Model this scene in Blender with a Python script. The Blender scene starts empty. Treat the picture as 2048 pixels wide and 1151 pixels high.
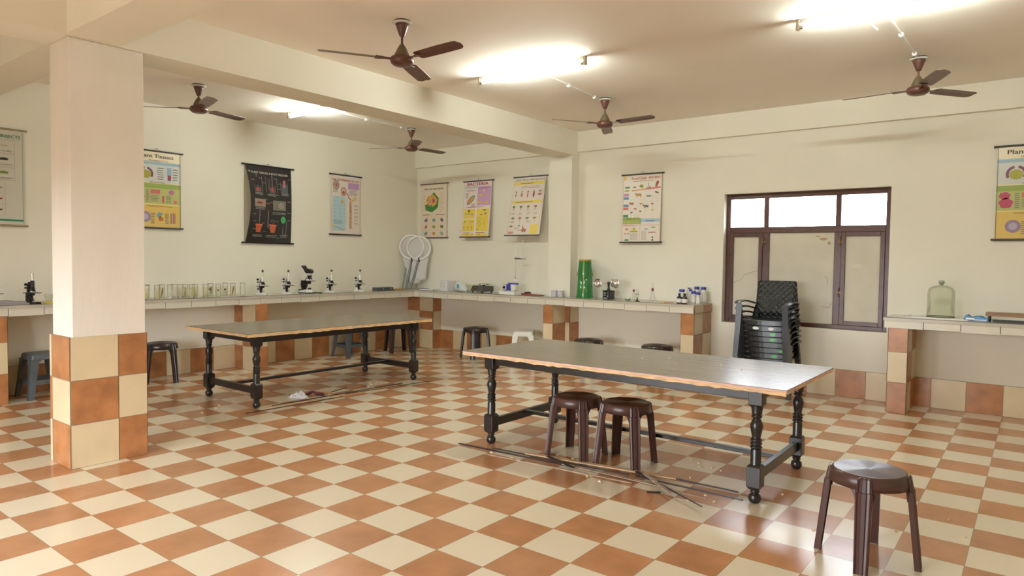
import bpy, math, random
from mathutils import Vector, Matrix, Euler

# ------------------------------------------------------------------ camera
T = 0.3                      # one floor tile, metres; plan coordinates below are in tiles
SC = bpy.context.scene
COL = SC.collection
cam_d = bpy.data.cameras.new('camera'); cam = bpy.data.objects.new('camera', cam_d); COL.objects.link(cam)
cam_d.sensor_width = 36.0; cam_d.lens = 24.052; cam_d.shift_x = 0.0051; cam_d.shift_y = -0.0021
CAMR = [[0.78846, 0.614953, 0.01278], [0.034006, -0.022836, -0.999161], [-0.614145, 0.788233, -0.038917]]
CAMC = [10.8082, -8.2029, 4.8719]
RX = Vector(CAMR[0]); RY = -Vector(CAMR[1]); RZ = -Vector(CAMR[2])
cam.matrix_world = Matrix.Translation(Vector(CAMC)*T) @ Matrix((RX, RY, RZ)).transposed().to_4x4()
cam_d.clip_start = 0.05; cam_d.clip_end = 200
SC.camera = cam

# ------------------------------------------------------------------ light and exposure
SC.view_settings.view_transform = 'Standard'; SC.view_settings.look = 'None'
SC.view_settings.gamma = 1.0; SC.view_settings.use_curve_mapping = False
SC.view_settings.exposure = 0.78
SC.cycles.use_denoising = True
SC.cycles.max_bounces = 10; SC.cycles.diffuse_bounces = 5; SC.cycles.glossy_bounces = 4
SC.cycles.transparent_max_bounces = 24; SC.cycles.transmission_bounces = 6
SC.cycles.caustics_reflective = False; SC.cycles.caustics_refractive = False
SC.cycles.sample_clamp_indirect = 6.0

SKY = 16.0
world = bpy.data.worlds.new('sky'); SC.world = world; world.use_nodes = True
wn = world.node_tree.nodes; wl = world.node_tree.links; wn.clear()
wo = wn.new('ShaderNodeOutputWorld'); wb = wn.new('ShaderNodeBackground')
# overcast sky above the horizon, dull ground below it
wt = wn.new('ShaderNodeTexCoord'); wsep = wn.new('ShaderNodeSeparateXYZ'); wl.new(wt.outputs['Generated'], wsep.inputs[0])
wr = wn.new('ShaderNodeMapRange'); wr.inputs[1].default_value = -0.02; wr.inputs[2].default_value = 0.04; wl.new(wsep.outputs[2], wr.inputs[0])
wm = wn.new('ShaderNodeMix'); wm.data_type = 'RGBA'; wl.new(wr.outputs[0], wm.inputs[0])
wm.inputs[6].default_value = (0.10, 0.095, 0.08, 1); wm.inputs[7].default_value = (0.91, 0.955, 1.0, 1)
wl.new(wm.outputs[2], wb.inputs[0]); wb.inputs[1].default_value = SKY
wl.new(wb.outputs[0], wo.inputs[0])

def portal(loc, rot, sx, sy):
    d = bpy.data.lights.new('window_portal', 'AREA'); d.shape = 'RECTANGLE'; d.size = sx; d.size_y = sy
    d.energy = 1; d.cycles.is_portal = True
    o = bpy.data.objects.new('window_portal', d); COL.objects.link(o); o.location = Vector(loc)*T; o.rotation_euler = rot
# daylight comes in through the windows of the wall behind the camera (portals only guide the sampling)
WINF = [(-4.0, 4.6), (3.0, 5.0)]          # window centres along x on the front wall, width
WZ0, WZ1 = 0.5, 7.2
for cx, w in WINF: portal((cx, -14.25, (WZ0+WZ1)/2), (math.radians(90), 0, 0), w*T, (WZ1-WZ0)*T)
portal((3.63, 19.5, 6.85), (math.radians(90), 0, math.radians(180)), 5.6*T, 1.2*T)

# ------------------------------------------------------------------ materials
MATS = {}
def mat(name, col, rough=0.6, metal=0.0, spec=0.5, noise=0.0, nscale=8.0, bump=0.0, bscale=40.0, coat=0.0, stretch=None):
    if name in MATS: return MATS[name]
    m = bpy.data.materials.new(name); m.use_nodes = True; nt = m.node_tree; b = nt.nodes['Principled BSDF']
    b.inputs['Base Color'].default_value = (*col, 1); b.inputs['Roughness'].default_value = rough
    b.inputs['Metallic'].default_value = metal; b.inputs['Specular IOR Level'].default_value = spec
    b.inputs['Coat Weight'].default_value = coat
    if noise or bump:
        tc = nt.nodes.new('ShaderNodeTexCoord'); mp = nt.nodes.new('ShaderNodeMapping')
        nt.links.new(tc.outputs['Object'], mp.inputs[0])
        if stretch: mp.inputs['Scale'].default_value = stretch
    if noise:
        n = nt.nodes.new('ShaderNodeTexNoise'); n.inputs['Scale'].default_value = nscale; n.inputs['Detail'].default_value = 4
        nt.links.new(mp.outputs[0], n.inputs['Vector'])
        r = nt.nodes.new('ShaderNodeMapRange'); r.inputs[1].default_value = 0.3; r.inputs[2].default_value = 0.7
        r.inputs[3].default_value = 1-noise; r.inputs[4].default_value = 1+noise
        nt.links.new(n.outputs[0], r.inputs[0])
        v = nt.nodes.new('ShaderNodeVectorMath'); v.operation = 'SCALE'; v.inputs[0].default_value = col
        nt.links.new(r.outputs[0], v.inputs['Scale']); nt.links.new(v.outputs[0], b.inputs['Base Color'])
    if bump:
        n2 = nt.nodes.new('ShaderNodeTexNoise'); n2.inputs['Scale'].default_value = bscale; n2.inputs['Detail'].default_value = 3
        nt.links.new(mp.outputs[0], n2.inputs['Vector'])
        bp = nt.nodes.new('ShaderNodeBump'); bp.inputs['Strength'].default_value = bump; bp.inputs['Distance'].default_value = 0.01
        nt.links.new(n2.outputs[0], bp.inputs['Height']); nt.links.new(bp.outputs[0], b.inputs['Normal'])
    MATS[name] = m; return m

def srgb(r, g, b):
    f = lambda c: (c/255/12.92) if c/255 <= 0.04045 else ((c/255+0.055)/1.055)**2.4
    return (f(r), f(g), f(b))

def glass_mat(name, tint, rough=0.03, refl=0.5):
    """thin clear glass: see-through with a fresnel reflection"""
    if name in MATS: return MATS[name]
    m = bpy.data.materials.new(name); m.use_nodes = True; nt = m.node_tree; nt.nodes.clear()
    o = nt.nodes.new('ShaderNodeOutputMaterial'); mx = nt.nodes.new('ShaderNodeMixShader')
    t = nt.nodes.new('ShaderNodeBsdfTransparent'); t.inputs[0].default_value = (*tint, 1)
    g = nt.nodes.new('ShaderNodeBsdfGlossy'); g.inputs['Roughness'].default_value = rough
    lw = nt.nodes.new('ShaderNodeLayerWeight'); lw.inputs[0].default_value = refl
    mr = nt.nodes.new('ShaderNodeMath'); mr.operation = 'MULTIPLY'; mr.inputs[1].default_value = 0.5
    nt.links.new(lw.outputs['Fresnel'], mr.inputs[0]); nt.links.new(mr.outputs[0], mx.inputs[0])
    nt.links.new(t.outputs[0], mx.inputs[1]); nt.links.new(g.outputs[0], mx.inputs[2]); nt.links.new(mx.outputs[0], o.inputs[0])
    MATS[name] = m; return m

def emit_mat(name, col, s):
    if name in MATS: return MATS[name]
    m = bpy.data.materials.new(name); m.use_nodes = True; nt = m.node_tree; nt.nodes.clear()
    o = nt.nodes.new('ShaderNodeOutputMaterial'); e = nt.nodes.new('ShaderNodeEmission')
    e.inputs[0].default_value = (*col, 1); e.inputs[1].default_value = s; nt.links.new(e.outputs[0], o.inputs[0])
    MATS[name] = m; return m

CREAM = (0.735, 0.645, 0.485); BROWN = (0.47, 0.225, 0.105)
def tile_floor():
    m = bpy.data.materials.new('floor_tiles'); m.use_nodes = True; nt = m.node_tree; L = nt.links; N = nt.nodes
    b = N['Principled BSDF']
    tc = N.new('ShaderNodeTexCoord'); sp = N.new('ShaderNodeSeparateXYZ'); L.new(tc.outputs['Object'], sp.inputs[0])
    def mth(op, a, bb=None, c=None):
        n = N.new('ShaderNodeMath'); n.operation = op
        for i, v in enumerate((a, bb, c)):
            if v is None: continue
            if isinstance(v, (int, float)): n.inputs[i].default_value = v
            else: L.new(v, n.inputs[i])
        return n.outputs[0]
    x = mth('DIVIDE', sp.outputs[0], T); y = mth('DIVIDE', sp.outputs[1], T)
    fx = mth('FLOOR', x); fy = mth('FLOOR', y)
    par = mth('PINGPONG', mth('ADD', fx, fy), 1.0)
    # grout: distance to nearest joint
    dx = mth('ABSOLUTE', mth('SUBTRACT', mth('FRACT', x), 0.5)); dy = mth('ABSOLUTE', mth('SUBTRACT', mth('FRACT', y), 0.5))
    gr = mth('GREATER_THAN', mth('MAXIMUM', dx, dy), 0.4945)
    # mottling and a tint of its own for every tile
    n1 = N.new('ShaderNodeTexNoise'); n1.inputs['Scale'].default_value = 4.0; n1.inputs['Detail'].default_value = 5; n1.inputs['Roughness'].default_value = 0.6
    L.new(tc.outputs['Object'], n1.inputs['Vector'])
    cmb = N.new('ShaderNodeCombineXYZ'); L.new(fx, cmb.inputs[0]); L.new(fy, cmb.inputs[1])
    wn_ = N.new('ShaderNodeTexWhiteNoise'); wn_.noise_dimensions = '3D'; L.new(cmb.outputs[0], wn_.inputs['Vector'])
    mott = mth('ADD', mth('MULTIPLY', mth('SUBTRACT', n1.outputs[0], 0.5), 0.75), mth('MULTIPLY', mth('SUBTRACT', wn_.outputs[0], 0.5), 0.10))
    fb = mth('ADD', 1.0, mott); fc = mth('ADD', 1.0, mth('MULTIPLY', mth('SUBTRACT', wn_.outputs[0], 0.5), 0.03))
    vb = N.new('ShaderNodeVectorMath'); vb.operation = 'SCALE'; vb.inputs[0].default_value = BROWN; L.new(fb, vb.inputs['Scale'])
    vc = N.new('ShaderNodeVectorMath'); vc.operation = 'SCALE'; vc.inputs[0].default_value = CREAM; L.new(fc, vc.inputs['Scale'])
    mx = N.new('ShaderNodeMix'); mx.data_type = 'RGBA'; L.new(par, mx.inputs[0]); L.new(vb.outputs[0], mx.inputs[6]); L.new(vc.outputs[0], mx.inputs[7])
    mg = N.new('ShaderNodeMix'); mg.data_type = 'RGBA'; L.new(gr, mg.inputs[0]); L.new(mx.outputs[2], mg.inputs[6]); mg.inputs[7].default_value = (0.30, 0.22, 0.14, 1)
    L.new(mg.outputs[2], b.inputs['Base Color'])
    b.inputs['Roughness'].default_value = 0.22; b.inputs['Specular IOR Level'].default_value = 0.45
    return m

WALLC = (0.80, 0.765, 0.665)
M_wall = mat('wall_paint', WALLC, 0.75, noise=0.02, nscale=1.5, bump=0.12, bscale=14)
M_ceil = mat('ceiling_paint', (0.92, 0.855, 0.785), 0.8, noise=0.02, nscale=1.2, bump=0.10, bscale=10)
M_pil = mat('pillar_paint', (0.78, 0.735, 0.67), 0.7, noise=0.05, nscale=3, bump=0.25, bscale=16, stretch=(1, 1, 0.3))
M_tc = mat('tile_cream', (0.66, 0.54, 0.35), 0.25, noise=0.04, nscale=6)
M_tb = mat('tile_brown', (0.41, 0.175, 0.068), 0.25, noise=0.22, nscale=7)
M_grout = mat('tile_grout', (0.35, 0.27, 0.17), 0.8)
M_fascia = mat('worktop_tile', (0.66, 0.62, 0.53), 0.3, noise=0.03, nscale=4)
M_wtop = mat('worktop_surface', (0.50, 0.46, 0.38), 0.2, noise=0.06, nscale=5)
M_dark = mat('dark_joint', (0.06, 0.05, 0.045), 0.7)
M_black = mat('black_lacquer', (0.018, 0.015, 0.014), 0.28, noise=0.2, nscale=12, bump=0.05, bscale=60)
M_blackp = mat('black_plastic', (0.012, 0.012, 0.013), 0.35)
M_white = mat('white_plastic', (0.78, 0.77, 0.73), 0.35)
M_steel = mat('brushed_steel', (0.55, 0.53, 0.50), 0.22, metal=1.0)
M_fan = mat('fan_brown', (0.115, 0.042, 0.030), 0.35)
M_fanr = mat('fan_olive', (0.14, 0.105, 0.055), 0.4)
M_glass = glass_mat('clear_glass', (0.97, 0.975, 0.96), refl=0.3)
M_glassg = glass_mat('green_glass', (0.91, 0.925, 0.87), refl=0.22)

# ------------------------------------------------------------------ mesh building
class MB:
    def __init__(s): s.v = []; s.f = []; s.mi = []; s.sm = []; s.mats = []; s.M = Matrix.Identity(4)
    def slot(s, m):
        if m not in s.mats: s.mats.append(m)
        return s.mats.index(m)
    def add(s, vs, fs, m, smooth=False):
        o = len(s.v); k = s.slot(m)
        s.v += [tuple(s.M @ Vector(p)) for p in vs]
        for f in fs: s.f.append([i+o for i in f]); s.mi.append(k); s.sm.append(smooth)
        return s
    def box(s, a, b, m, taper=None):
        (x0, y0, z0), (x1, y1, z1) = a, b
        vs = [(x0,y0,z0),(x1,y0,z0),(x1,y1,z0),(x0,y1,z0),(x0,y0,z1),(x1,y0,z1),(x1,y1,z1),(x0,y1,z1)]
        if taper:
            cx, cy = (x0+x1)/2, (y0+y1)/2
            vs = vs[:4]+[((x-cx)*taper+cx, (y-cy)*taper+cy, z) for x, y, z in vs[4:]]
        return s.add(vs, [(0,3,2,1),(4,5,6,7),(0,1,5,4),(1,2,6,5),(2,3,7,6),(3,0,4,7)], m)
    def lathe(s, prof, m, n=24, c=(0,0,0), cap=True, smooth=True, axis=None, wob=None):
        """prof: list of (r, z) from bottom to top"""
        A = Matrix.Translation(Vector(c))
        if axis is not None: A = A @ Vector((0,0,1)).rotation_difference(Vector(axis)).to_matrix().to_4x4()
        vs = []; fs = []
        for r, z in prof:
            for k in range(n):
                a = 2*math.pi*k/n; vs.append(tuple(A @ Vector((r*math.cos(a), r*math.sin(a), z))))
        for i in range(len(prof)-1):
            for k in range(n):
                k2 = (k+1) % n; fs.append((i*n+k, i*n+k2, (i+1)*n+k2, (i+1)*n+k))
        s.add(vs, fs, m, smooth)
        if cap:
            if prof[0][0] > 1e-5: s.add(vs[:n], [tuple(reversed(range(n)))], m)
            if prof[-1][0] > 1e-5: s.add(vs[-n:], [tuple(range(n))], m)
        return s
    def tube(s, pts, r, m, n=8, closed=False, rs=None, flat=1.0, smooth=True):
        P = [Vector(p) for p in pts]; N = len(P); vs = []; fs = []; up = None
        for i, p in enumerate(P):
            if closed: d = P[(i+1) % N]-P[i-1]
            else: d = P[min(i+1, N-1)]-P[max(i-1, 0)]
            d.normalize()
            if up is None:
                up = Vector((0,0,1)) if abs(d.z) < 0.95 else Vector((0,1,0))
            e = up.cross(d)
            if e.length < 1e-6: e = Vector((1,0,0)).cross(d)
            e.normalize(); f = d.cross(e); up = f
            rr = rs[i] if rs else r
            for k in range(n):
                a = 2*math.pi*(k+0.5)/n; vs.append(tuple(p + e*math.cos(a)*rr + f*math.sin(a)*rr*flat))
        lim = N if closed else N-1
        for i in range(lim):
            j = (i+1) % N
            for k in range(n):
                k2 = (k+1) % n; fs.append((i*n+k, i*n+k2, j*n+k2, j*n+k))
        s.add(vs, fs, m, smooth)
        if not closed: s.add(vs[:n], [tuple(reversed(range(n)))], m); s.add(vs[-n:], [tuple(range(n))], m)
        return s
    def loft(s, secs, m, smooth=False, cap=True):
        """secs: equal-length closed loops of 3-D points"""
        n = len(secs[0]); vs = [p for q in secs for p in q]; fs = []
        for i in range(len(secs)-1):
            for k in range(n):
                k2 = (k+1) % n; fs.append((i*n+k, i*n+k2, (i+1)*n+k2, (i+1)*n+k))
        if cap: fs.append(tuple(reversed(range(n)))); fs.append(tuple(range((len(secs)-1)*n, len(secs)*n)))
        return s.add(vs, fs, m, smooth)
    def prism(s, poly, a, b, m, axis='z'):
        """poly (2-D) extruded from a to b along axis"""
        def mk(p, h):
            return {'z': (p[0], p[1], h), 'y': (p[0], h, p[1]), 'x': (h, p[0], p[1])}[axis]
        return s.loft([[mk(p, a) for p in poly], [mk(p, b) for p in poly]], m)
    def build(s, name, parent=None, loc=None, bevel=0.0, rot=None):
        me = bpy.data.meshes.new(name); me.from_pydata(s.v, [], s.f)
        for m in s.mats: me.materials.append(m)
        me.polygons.foreach_set('material_index', s.mi); me.polygons.foreach_set('use_smooth', s.sm)
        me.validate(); me.update()
        o = bpy.data.objects.new(name, me); COL.objects.link(o)
        if parent: o.parent = parent
        if loc is not None: o.location = loc
        if rot is not None: o.rotation_euler = rot
        if bevel:
            bv = o.modifiers.new('bevel', 'BEVEL'); bv.width = bevel; bv.segments = 2; bv.limit_method = 'ANGLE'; bv.angle_limit = math.radians(40)
        return o

def tag(o, label, cat, group=None, kind=None):
    if label: o['label'] = label
    if cat: o['category'] = cat
    if group: o['group'] = group
    if kind: o['kind'] = kind
    return o
def thing(name, label, cat, loc, rz=0.0, group=None):
    o = bpy.data.objects.new(name, None); COL.objects.link(o); o.empty_display_size = 0.1
    o.location = Vector(loc); o.rotation_euler = (0, 0, rz)
    return tag(o, label, cat, group)
def P(x, y, z=0.0): return Vector((x*T, y*T, z*T))
def struct(mb, name, **k):
    o = mb.build(name, **k); o['kind'] = 'structure'; return o
def copy_tree(o, label, loc, rz, group=None, scale=None):
    r = o.copy(); COL.objects.link(r); r.location = Vector(loc); r.rotation_euler = (0, 0, rz); r['label'] = label
    if group: r['group'] = group
    if scale: r.scale = scale
    for ch in list(o.children):
        c = ch.copy(); COL.objects.link(c); c.parent = r
        for g in list(ch.children):
            d = g.copy(); COL.objects.link(d); d.parent = c
    return r
def bx(mb, x0, x1, y0, y1, z0, z1, m): mb.box((x0*T, y0*T, z0*T), (x1*T, y1*T, z1*T), m); return mb

def tiles(mb, o, u, n, us, zs, par):
    """tiled cladding on the vertical plane through o (tiles), running along u, facing n; par = parity of brown"""
    o = Vector(o); u = Vector(u); n = Vector(n)
    flip = u.cross(Vector((0,0,1))).dot(n) < 0
    for i in range(len(us)-1):
        for j in range(len(zs)-1):
            g = 0.008
            a, b, c, d = us[i]+g, us[i+1]-g, zs[j]+g, zs[j+1]-g
            q = [o+u*a+Vector((0,0,c)), o+u*b+Vector((0,0,c)), o+u*b+Vector((0,0,d)), o+u*a+Vector((0,0,d))]
            q = [(p+n*0.012)*T for p in q]
            mb.add(q, [(3,2,1,0) if flip else (0,1,2,3)], M_tb if (i+j) % 2 == par else M_tc)

# ------------------------------------------------------------------ the room
XL, XR, YF, YB, ZC = -16.86, 16.2, -14.2, 19.04, 10.78
mb = MB(); M_floor = tile_floor(); bx(mb, XL-1, XR+1, YF-1, YB+1.5, -0.5, 0, M_floor); struct(mb, 'floor')
mb = MB(); bx(mb, XL-1, XR+1, YF-1, YB+1.5, ZC, ZC+0.6, M_ceil); struct(mb, 'ceiling')
mb = MB(); bx(mb, XL-0.8, XL, YF-1, YB+1.5, 0, ZC, M_wall); struct(mb, 'wall_left')
# back wall with the window hole
HX0, HX1, HZ0, HZ1 = 0.66, 6.60, 2.44, 7.60
mb = MB(); Y2 = YB+0.8
bx(mb, XL, HX0, YB, Y2, 0, ZC, M_wall); bx(mb, HX1, XR, YB, Y2, 0, ZC, M_wall)
bx(mb, HX0, HX1, YB, Y2, 0, HZ0, M_wall); bx(mb, HX0, HX1, YB, Y2, HZ1, ZC, M_wall); struct(mb, 'wall_back')
# front wall (behind the camera) with two window openings
mb = MB(); z0, z1 = WZ0, WZ1; y0, y1 = YF-0.8, YF; xs = XL
for cx, w in WINF:
    bx(mb, xs, cx-w/2, y0, y1, 0, ZC, M_wall); bx(mb, cx-w/2, cx+w/2, y0, y1, 0, z0, M_wall); bx(mb, cx-w/2, cx+w/2, y0, y1, z1, ZC, M_wall); xs = cx+w/2
bx(mb, xs, XR, y0, y1, 0, ZC, M_wall); struct(mb, 'wall_front')
mb = MB(); x0, x1 = XR, XR+0.8
bx(mb, x0, x1, YF, YB, 0, ZC, M_wall)
struct(mb, 'wall_right')
M_frame = mat('window_frame_brown', (0.085, 0.030, 0.022), 0.30, noise=0.25, nscale=9)
def plain_window(name, lo, hi, axis, n):
    mb = MB(); t = 0.12
    (a0, b0), (a1, b1) = lo, hi
    def bar(p0, p1, q0, q1):
        if axis == 'y': bx(mb, p0, p1, n-0.1, n+0.1, q0, q1, M_frame)
        else: bx(mb, n-0.1, n+0.1, p0, p1, q0, q1, M_frame)
    for p in (a0, (2*a0+a1)/3, (a0+2*a1)/3, a1-t): bar(p, p+t, b0, b1)
    for q in (b0, b1-t): bar(a0, a1, q, q+t)
    struct(mb, name)
for i, (cx, w) in enumerate(WINF): plain_window('window_%d' % (i+2), (cx-w/2, WZ0), (cx+w/2, WZ1), 'y', YF-0.5)

# beams and pillar
mb = MB(); bx(mb, -7.48, -6.22, YF, YB, 9.68, ZC, M_wall); struct(mb, 'trim_1')          # long beam
mb = MB(); bx(mb, XL, -7.48, -2.18, -1.06, 9.70, ZC, M_wall); bx(mb, -6.22, XR, -2.18, -1.06, 9.70, ZC, M_wall); struct(mb, 'trim_2')  # cross beam
mb = MB(); bx(mb, XL, -7.48, 18.84, YB, 9.86, ZC, M_wall); bx(mb, -6.22, XR, 18.84, YB, 9.86, ZC, M_wall); struct(mb, 'trim_3')  # beam on the back wall
mb = MB(); bx(mb, -7.50, -6.25, 18.43, YB, 0, 9.68, M_wall); struct(mb, 'trim_4')         # half column on the back wall
mb = MB(); bx(mb, -7.42, -6.29, -2.12, -0.52, 0, 9.68, M_pil); pil = mb.build('pillar', bevel=0.006); pil['kind'] = 'structure'
mb = MB(); bx(mb, -7.475, -6.285, -2.165, -0.495, 0, 2.985, M_grout)
tiles(mb, (-6.285, 0, 0), (0,1,0), (1,0,0), [-2.165, -1.15, -0.495], [0, 1.0, 2.0, 2.99], 1)
tiles(mb, (0, -2.165, 0), (1,0,0), (0,-1,0), [-7.475, -7.33, -6.285], [0, 1.0, 2.0, 2.99], 1)
tiles(mb, (0, -0.495, 0), (1,0,0), (0,1,0), [-7.475, -7.33, -6.285], [0, 1.0, 2.0, 2.99], 1)
tiles(mb, (-7.475, 0, 0), (0,1,0), (-1,0,0), [-2.165, -1.15, -0.495], [0, 1.0, 2.0, 2.99], 1)
o = mb.build('pillar_cladding'); o.parent = pil

# tiled skirting, one row high
mb = MB(); bx(mb, XL, XR, YB-0.035, YB, 0, 1.0, M_grout)
us = [XL]+list(range(-16, 17)); tiles(mb, (0, YB-0.04, 0), (1,0,0), (0,-1,0), us, [0, 1.0], 0); struct(mb, 'baseboard_back')
mb = MB(); bx(mb, XL, XL+0.035, YF, YB, 0, 1.0, M_grout)
us = list(range(-14, 20)); tiles(mb, (XL+0.04, 0, 0), (0,1,0), (1,0,0), us, [0, 1.0], 0); struct(mb, 'baseboard_left')
mb = MB(); bx(mb, XR-0.035, XR, YF, YB, 0, 1.0, M_grout)
tiles(mb, (XR-0.04, 0, 0), (0,1,0), (-1,0,0), us, [0, 1.0], 0); struct(mb, 'baseboard_right')

# column base in the corner and below the half column, tiled
mb = MB(); bx(mb, XL, -14.95, 18.42, YB, 0, 2.83, M_grout)
tiles(mb, (0, 18.41, 0), (1,0,0), (0,-1,0), [XL, -15.96, -14.95], [0, 1.0, 2.0, 2.83], 0)
tiles(mb, (-14.945, 0, 0), (0,1,0), (1,0,0), [18.42, YB], [0, 1.0, 2.0, 2.83], 0); struct(mb, 'trim_5')
mb = MB(); bx(mb, -7.6, -6.14, 18.28, YB, 0, 2.83, M_grout)
tiles(mb, (0, 18.27, 0), (1,0,0), (0,-1,0), [-7.6, -6.66, -6.14], [0, 1.0, 2.0, 2.83], 1)
tiles(mb, (-6.135, 0, 0), (0,1,0), (1,0,0), [18.28, YB], [0, 1.0, 2.0, 2.83], 1); struct(mb, 'trim_6')

# ------------------------------------------------------------------ window 1
M_panel = mat('painted_pane', (0.60, 0.56, 0.46), 0.5, noise=0.08, nscale=2.5, bump=0.2, bscale=6)
M_lit = glass_mat('pane_glass', (0.97, 0.98, 1.0))
win = thing('window_1', None, None, P(HX0, YB+0.3, HZ0)); win['kind'] = 'structure'
def wl_(x, z): return ((x-HX0)*T, (z-HZ0)*T)
FY = 0.055
def wbar(mb, x0, x1, z0, z1, y0=0.0, y1=FY, m=M_frame):
    a, b = wl_(x0, z0); c, d = wl_(x1, z1); mb.box((a, y0, b), (c, y1, d), m)
mb = MB()
wbar(mb, HX0, 0.83, HZ0, HZ1); wbar(mb, 6.42, HX1, HZ0, HZ1); wbar(mb, 0.83, 6.42, 7.40, HZ1); wbar(mb, 0.83, 6.42, HZ0, 2.60)
wbar(mb, 0.83, 6.42, 6.03, 6.27); wbar(mb, 2.13, 2.38, 2.60, 6.03); wbar(mb, 4.74, 4.98, 2.60, 6.03); wbar(mb, 2.15, 2.34, 6.27, 7.40); wbar(mb, 4.76, 4.95, 6.27, 7.40)
mb.build('window_frame', win, bevel=0.004)
def sash(x0, x1, z0, z1, side):
    mb = MB(); t = 0.15
    wbar(mb, x0, x0+t, z0, z1, -0.012, 0.03); wbar(mb, x1-t, x1, z0, z1, -0.012, 0.03)
    wbar(mb, x0+t, x1-t, z0, z0+t, -0.012, 0.03); wbar(mb, x0+t, x1-t, z1-t, z1, -0.012, 0.03)
    s = mb.build('window_sash', win, bevel=0.003)
    p = MB(); wbar(p, x0+t, x1-t, z0+t, z1-t, 0.010, 0.018, M_panel)
    rnd = random.Random(int(x0*10)); 
    p.build('painted_pane', s)
    for hz in (z0+0.35*(z1-z0), z1-0.35):
        h = MB(); xx = x1+0.03 if side > 0 else x0-0.03
        a, b = wl_(xx, hz); h.tube([(a, -0.016, b-0.05), (a, -0.022, b+0.05)], 0.007, M_brass, 8)
        h.box((a-0.018, -0.016, b-0.012), (a+0.018, -0.010, b+0.012), M_brass); h.build('bolt', s)
M_brass = mat('aged_brass', (0.20, 0.13, 0.05), 0.35, metal=0.8)
sash(0.83, 2.13, 2.60, 6.03, 1); sash(4.98, 6.42, 2.60, 6.03, -1)
p = MB(); wbar(p, 2.38, 4.74, 2.60, 6.03, 0.020, 0.028, M_panel)
M_crack = mat('crack_line', (0.16, 0.12, 0.09), 0.9); M_peel = mat('peeled_patch', (0.42, 0.30, 0.19), 0.8)
p.build('painted_pane', win)
def crack(pts, parent_y, r=0.0016):
    c = MB(); c.tube([(wl_(x, z)[0], parent_y, wl_(x, z)[1]) for x, z in pts], r, M_crack, 5); c.build('crack', win)
crack([(0.98, 4.05), (1.15, 4.12), (1.3, 4.18), (1.42, 4.36), (1.62, 4.45), (1.95, 4.55)], 0.0095)
crack([(4.55, 4.1), (4.5, 4.35), (4.42, 4.4)], 0.0195); crack([(4.35, 3.25), (4.6, 3.2), (4.68, 3.4)], 0.0195)
c = MB()
for (x, z, w, h) in ((4.35, 5.78, 0.30, 0.10), (4.55, 5.62, 0.12, 0.14), (4.15, 5.88, 0.16, 0.05)):
    a, b = wl_(x, z); c.add([(a+w*T/2*math.cos(q)*(1+0.25*math.sin(3*q)), 0.019, b+h*T/2*math.sin(q)) for q in [k*math.pi/8 for k in range(16)]], [tuple(range(15, -1, -1))], M_peel)
c.build('peeled_paint', win)
c = MB(); a, b = wl_(5.52, 4.78); Mp = mat('pale_patch', (0.66, 0.62, 0.54), 0.7)
c.add([(a+0.045*math.cos(q)*(1+0.2*math.sin(2*q+1)), 0.0093, b+0.024*math.sin(q)) for q in [k*math.pi/8 for k in range(16)]], [tuple(range(15, -1, -1))], Mp); c.build('paint_patch', win)
for x0, x1 in ((0.83, 2.15), (2.34, 4.76), (4.95, 6.42)):
    p = MB(); wbar(p, x0, x1, 6.27, 7.40, 0.022, 0.028, M_lit); p.build('pane', win)

# ------------------------------------------------------------------ worktops along the walls
ZT = 3.18; FH = 0.335
def worktop(name, label, slabs, fascias, ends, zt):
    t = thing(name, label, 'worktop', (0, 0, 0))
    mb = MB()
    for x0, x1, y0, y1 in slabs: bx(mb, x0, x1, y0, y1, zt-0.10, zt, M_wtop)
    for x0, x1, y0, y1 in slabs: bx(mb, x0+(0.06 if x0 > XL+1 else 0.001), x1-0.06 if x1 < XR-1 else x1, y0+0.06, y1, zt-FH+0.02, zt-0.10, M_wall)
    mb.build('worktop_slab', t)
    mb = MB()
    for kind, c, us, n in fascias:
        for i in range(len(us)-1):
            g = 0.010; dz = 0.012*math.sin(i*2.3); a, b = us[i]+g, us[i+1]-g
            if kind == 'x': bx(mb, a, b, min(c, c+n), max(c, c+n), zt-FH+dz, zt-0.012, M_fascia)
            else: bx(mb, min(c, c+n), max(c, c+n), a, b, zt-FH+dz, zt-0.012, M_fascia)
        if kind == 'x': bx(mb, us[0], us[-1], c+0.012, c+0.06, zt-FH+0.03, zt-0.02, M_dark)
        else: bx(mb, c-0.06, c-0.012, us[0], us[-1], zt-FH+0.03, zt-0.02, M_dark)
    mb.build('front_fascia', t)
    mb = MB()
    for kind, c, us, n in fascias:   # thin dark edging above the fascia tiles
        if kind == 'x': bx(mb, us[0], us[-1], c-0.012, c+0.04, zt-0.012, zt+0.012, M_dark)
        else: bx(mb, c-0.04, c+0.012, us[0], us[-1], zt-0.012, zt+0.012, M_dark)
    mb.build('edging', t)
    return t
XA, YA = -15.2, 17.2
worktop('worktop', 'long tiled L-shaped worktop with pale fascia running along the left and back walls',
        [(XL+0.003, XA+0.02, -13.5, YB-0.002), (XA+0.02, 0.26, YA-0.02, YB-0.002)],
        [('x', YA, [XA]+[-14.77+k for k in range(15)]+[0.24], 0.045), ('y', XA, [-13.5]+[-12.77+k for k in range(30)]+[YA], -0.045)], [], ZT)
ZT2 = 3.12
worktop('worktop', 'short tiled worktop right of the window, holding the glass bell jar',
        [(6.78, XR, YA-0.02, YB-0.002)], [('x', YA, [6.80]+[7.92+k for k in range(8)]+[XR], 0.045)], [], ZT2)
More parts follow.
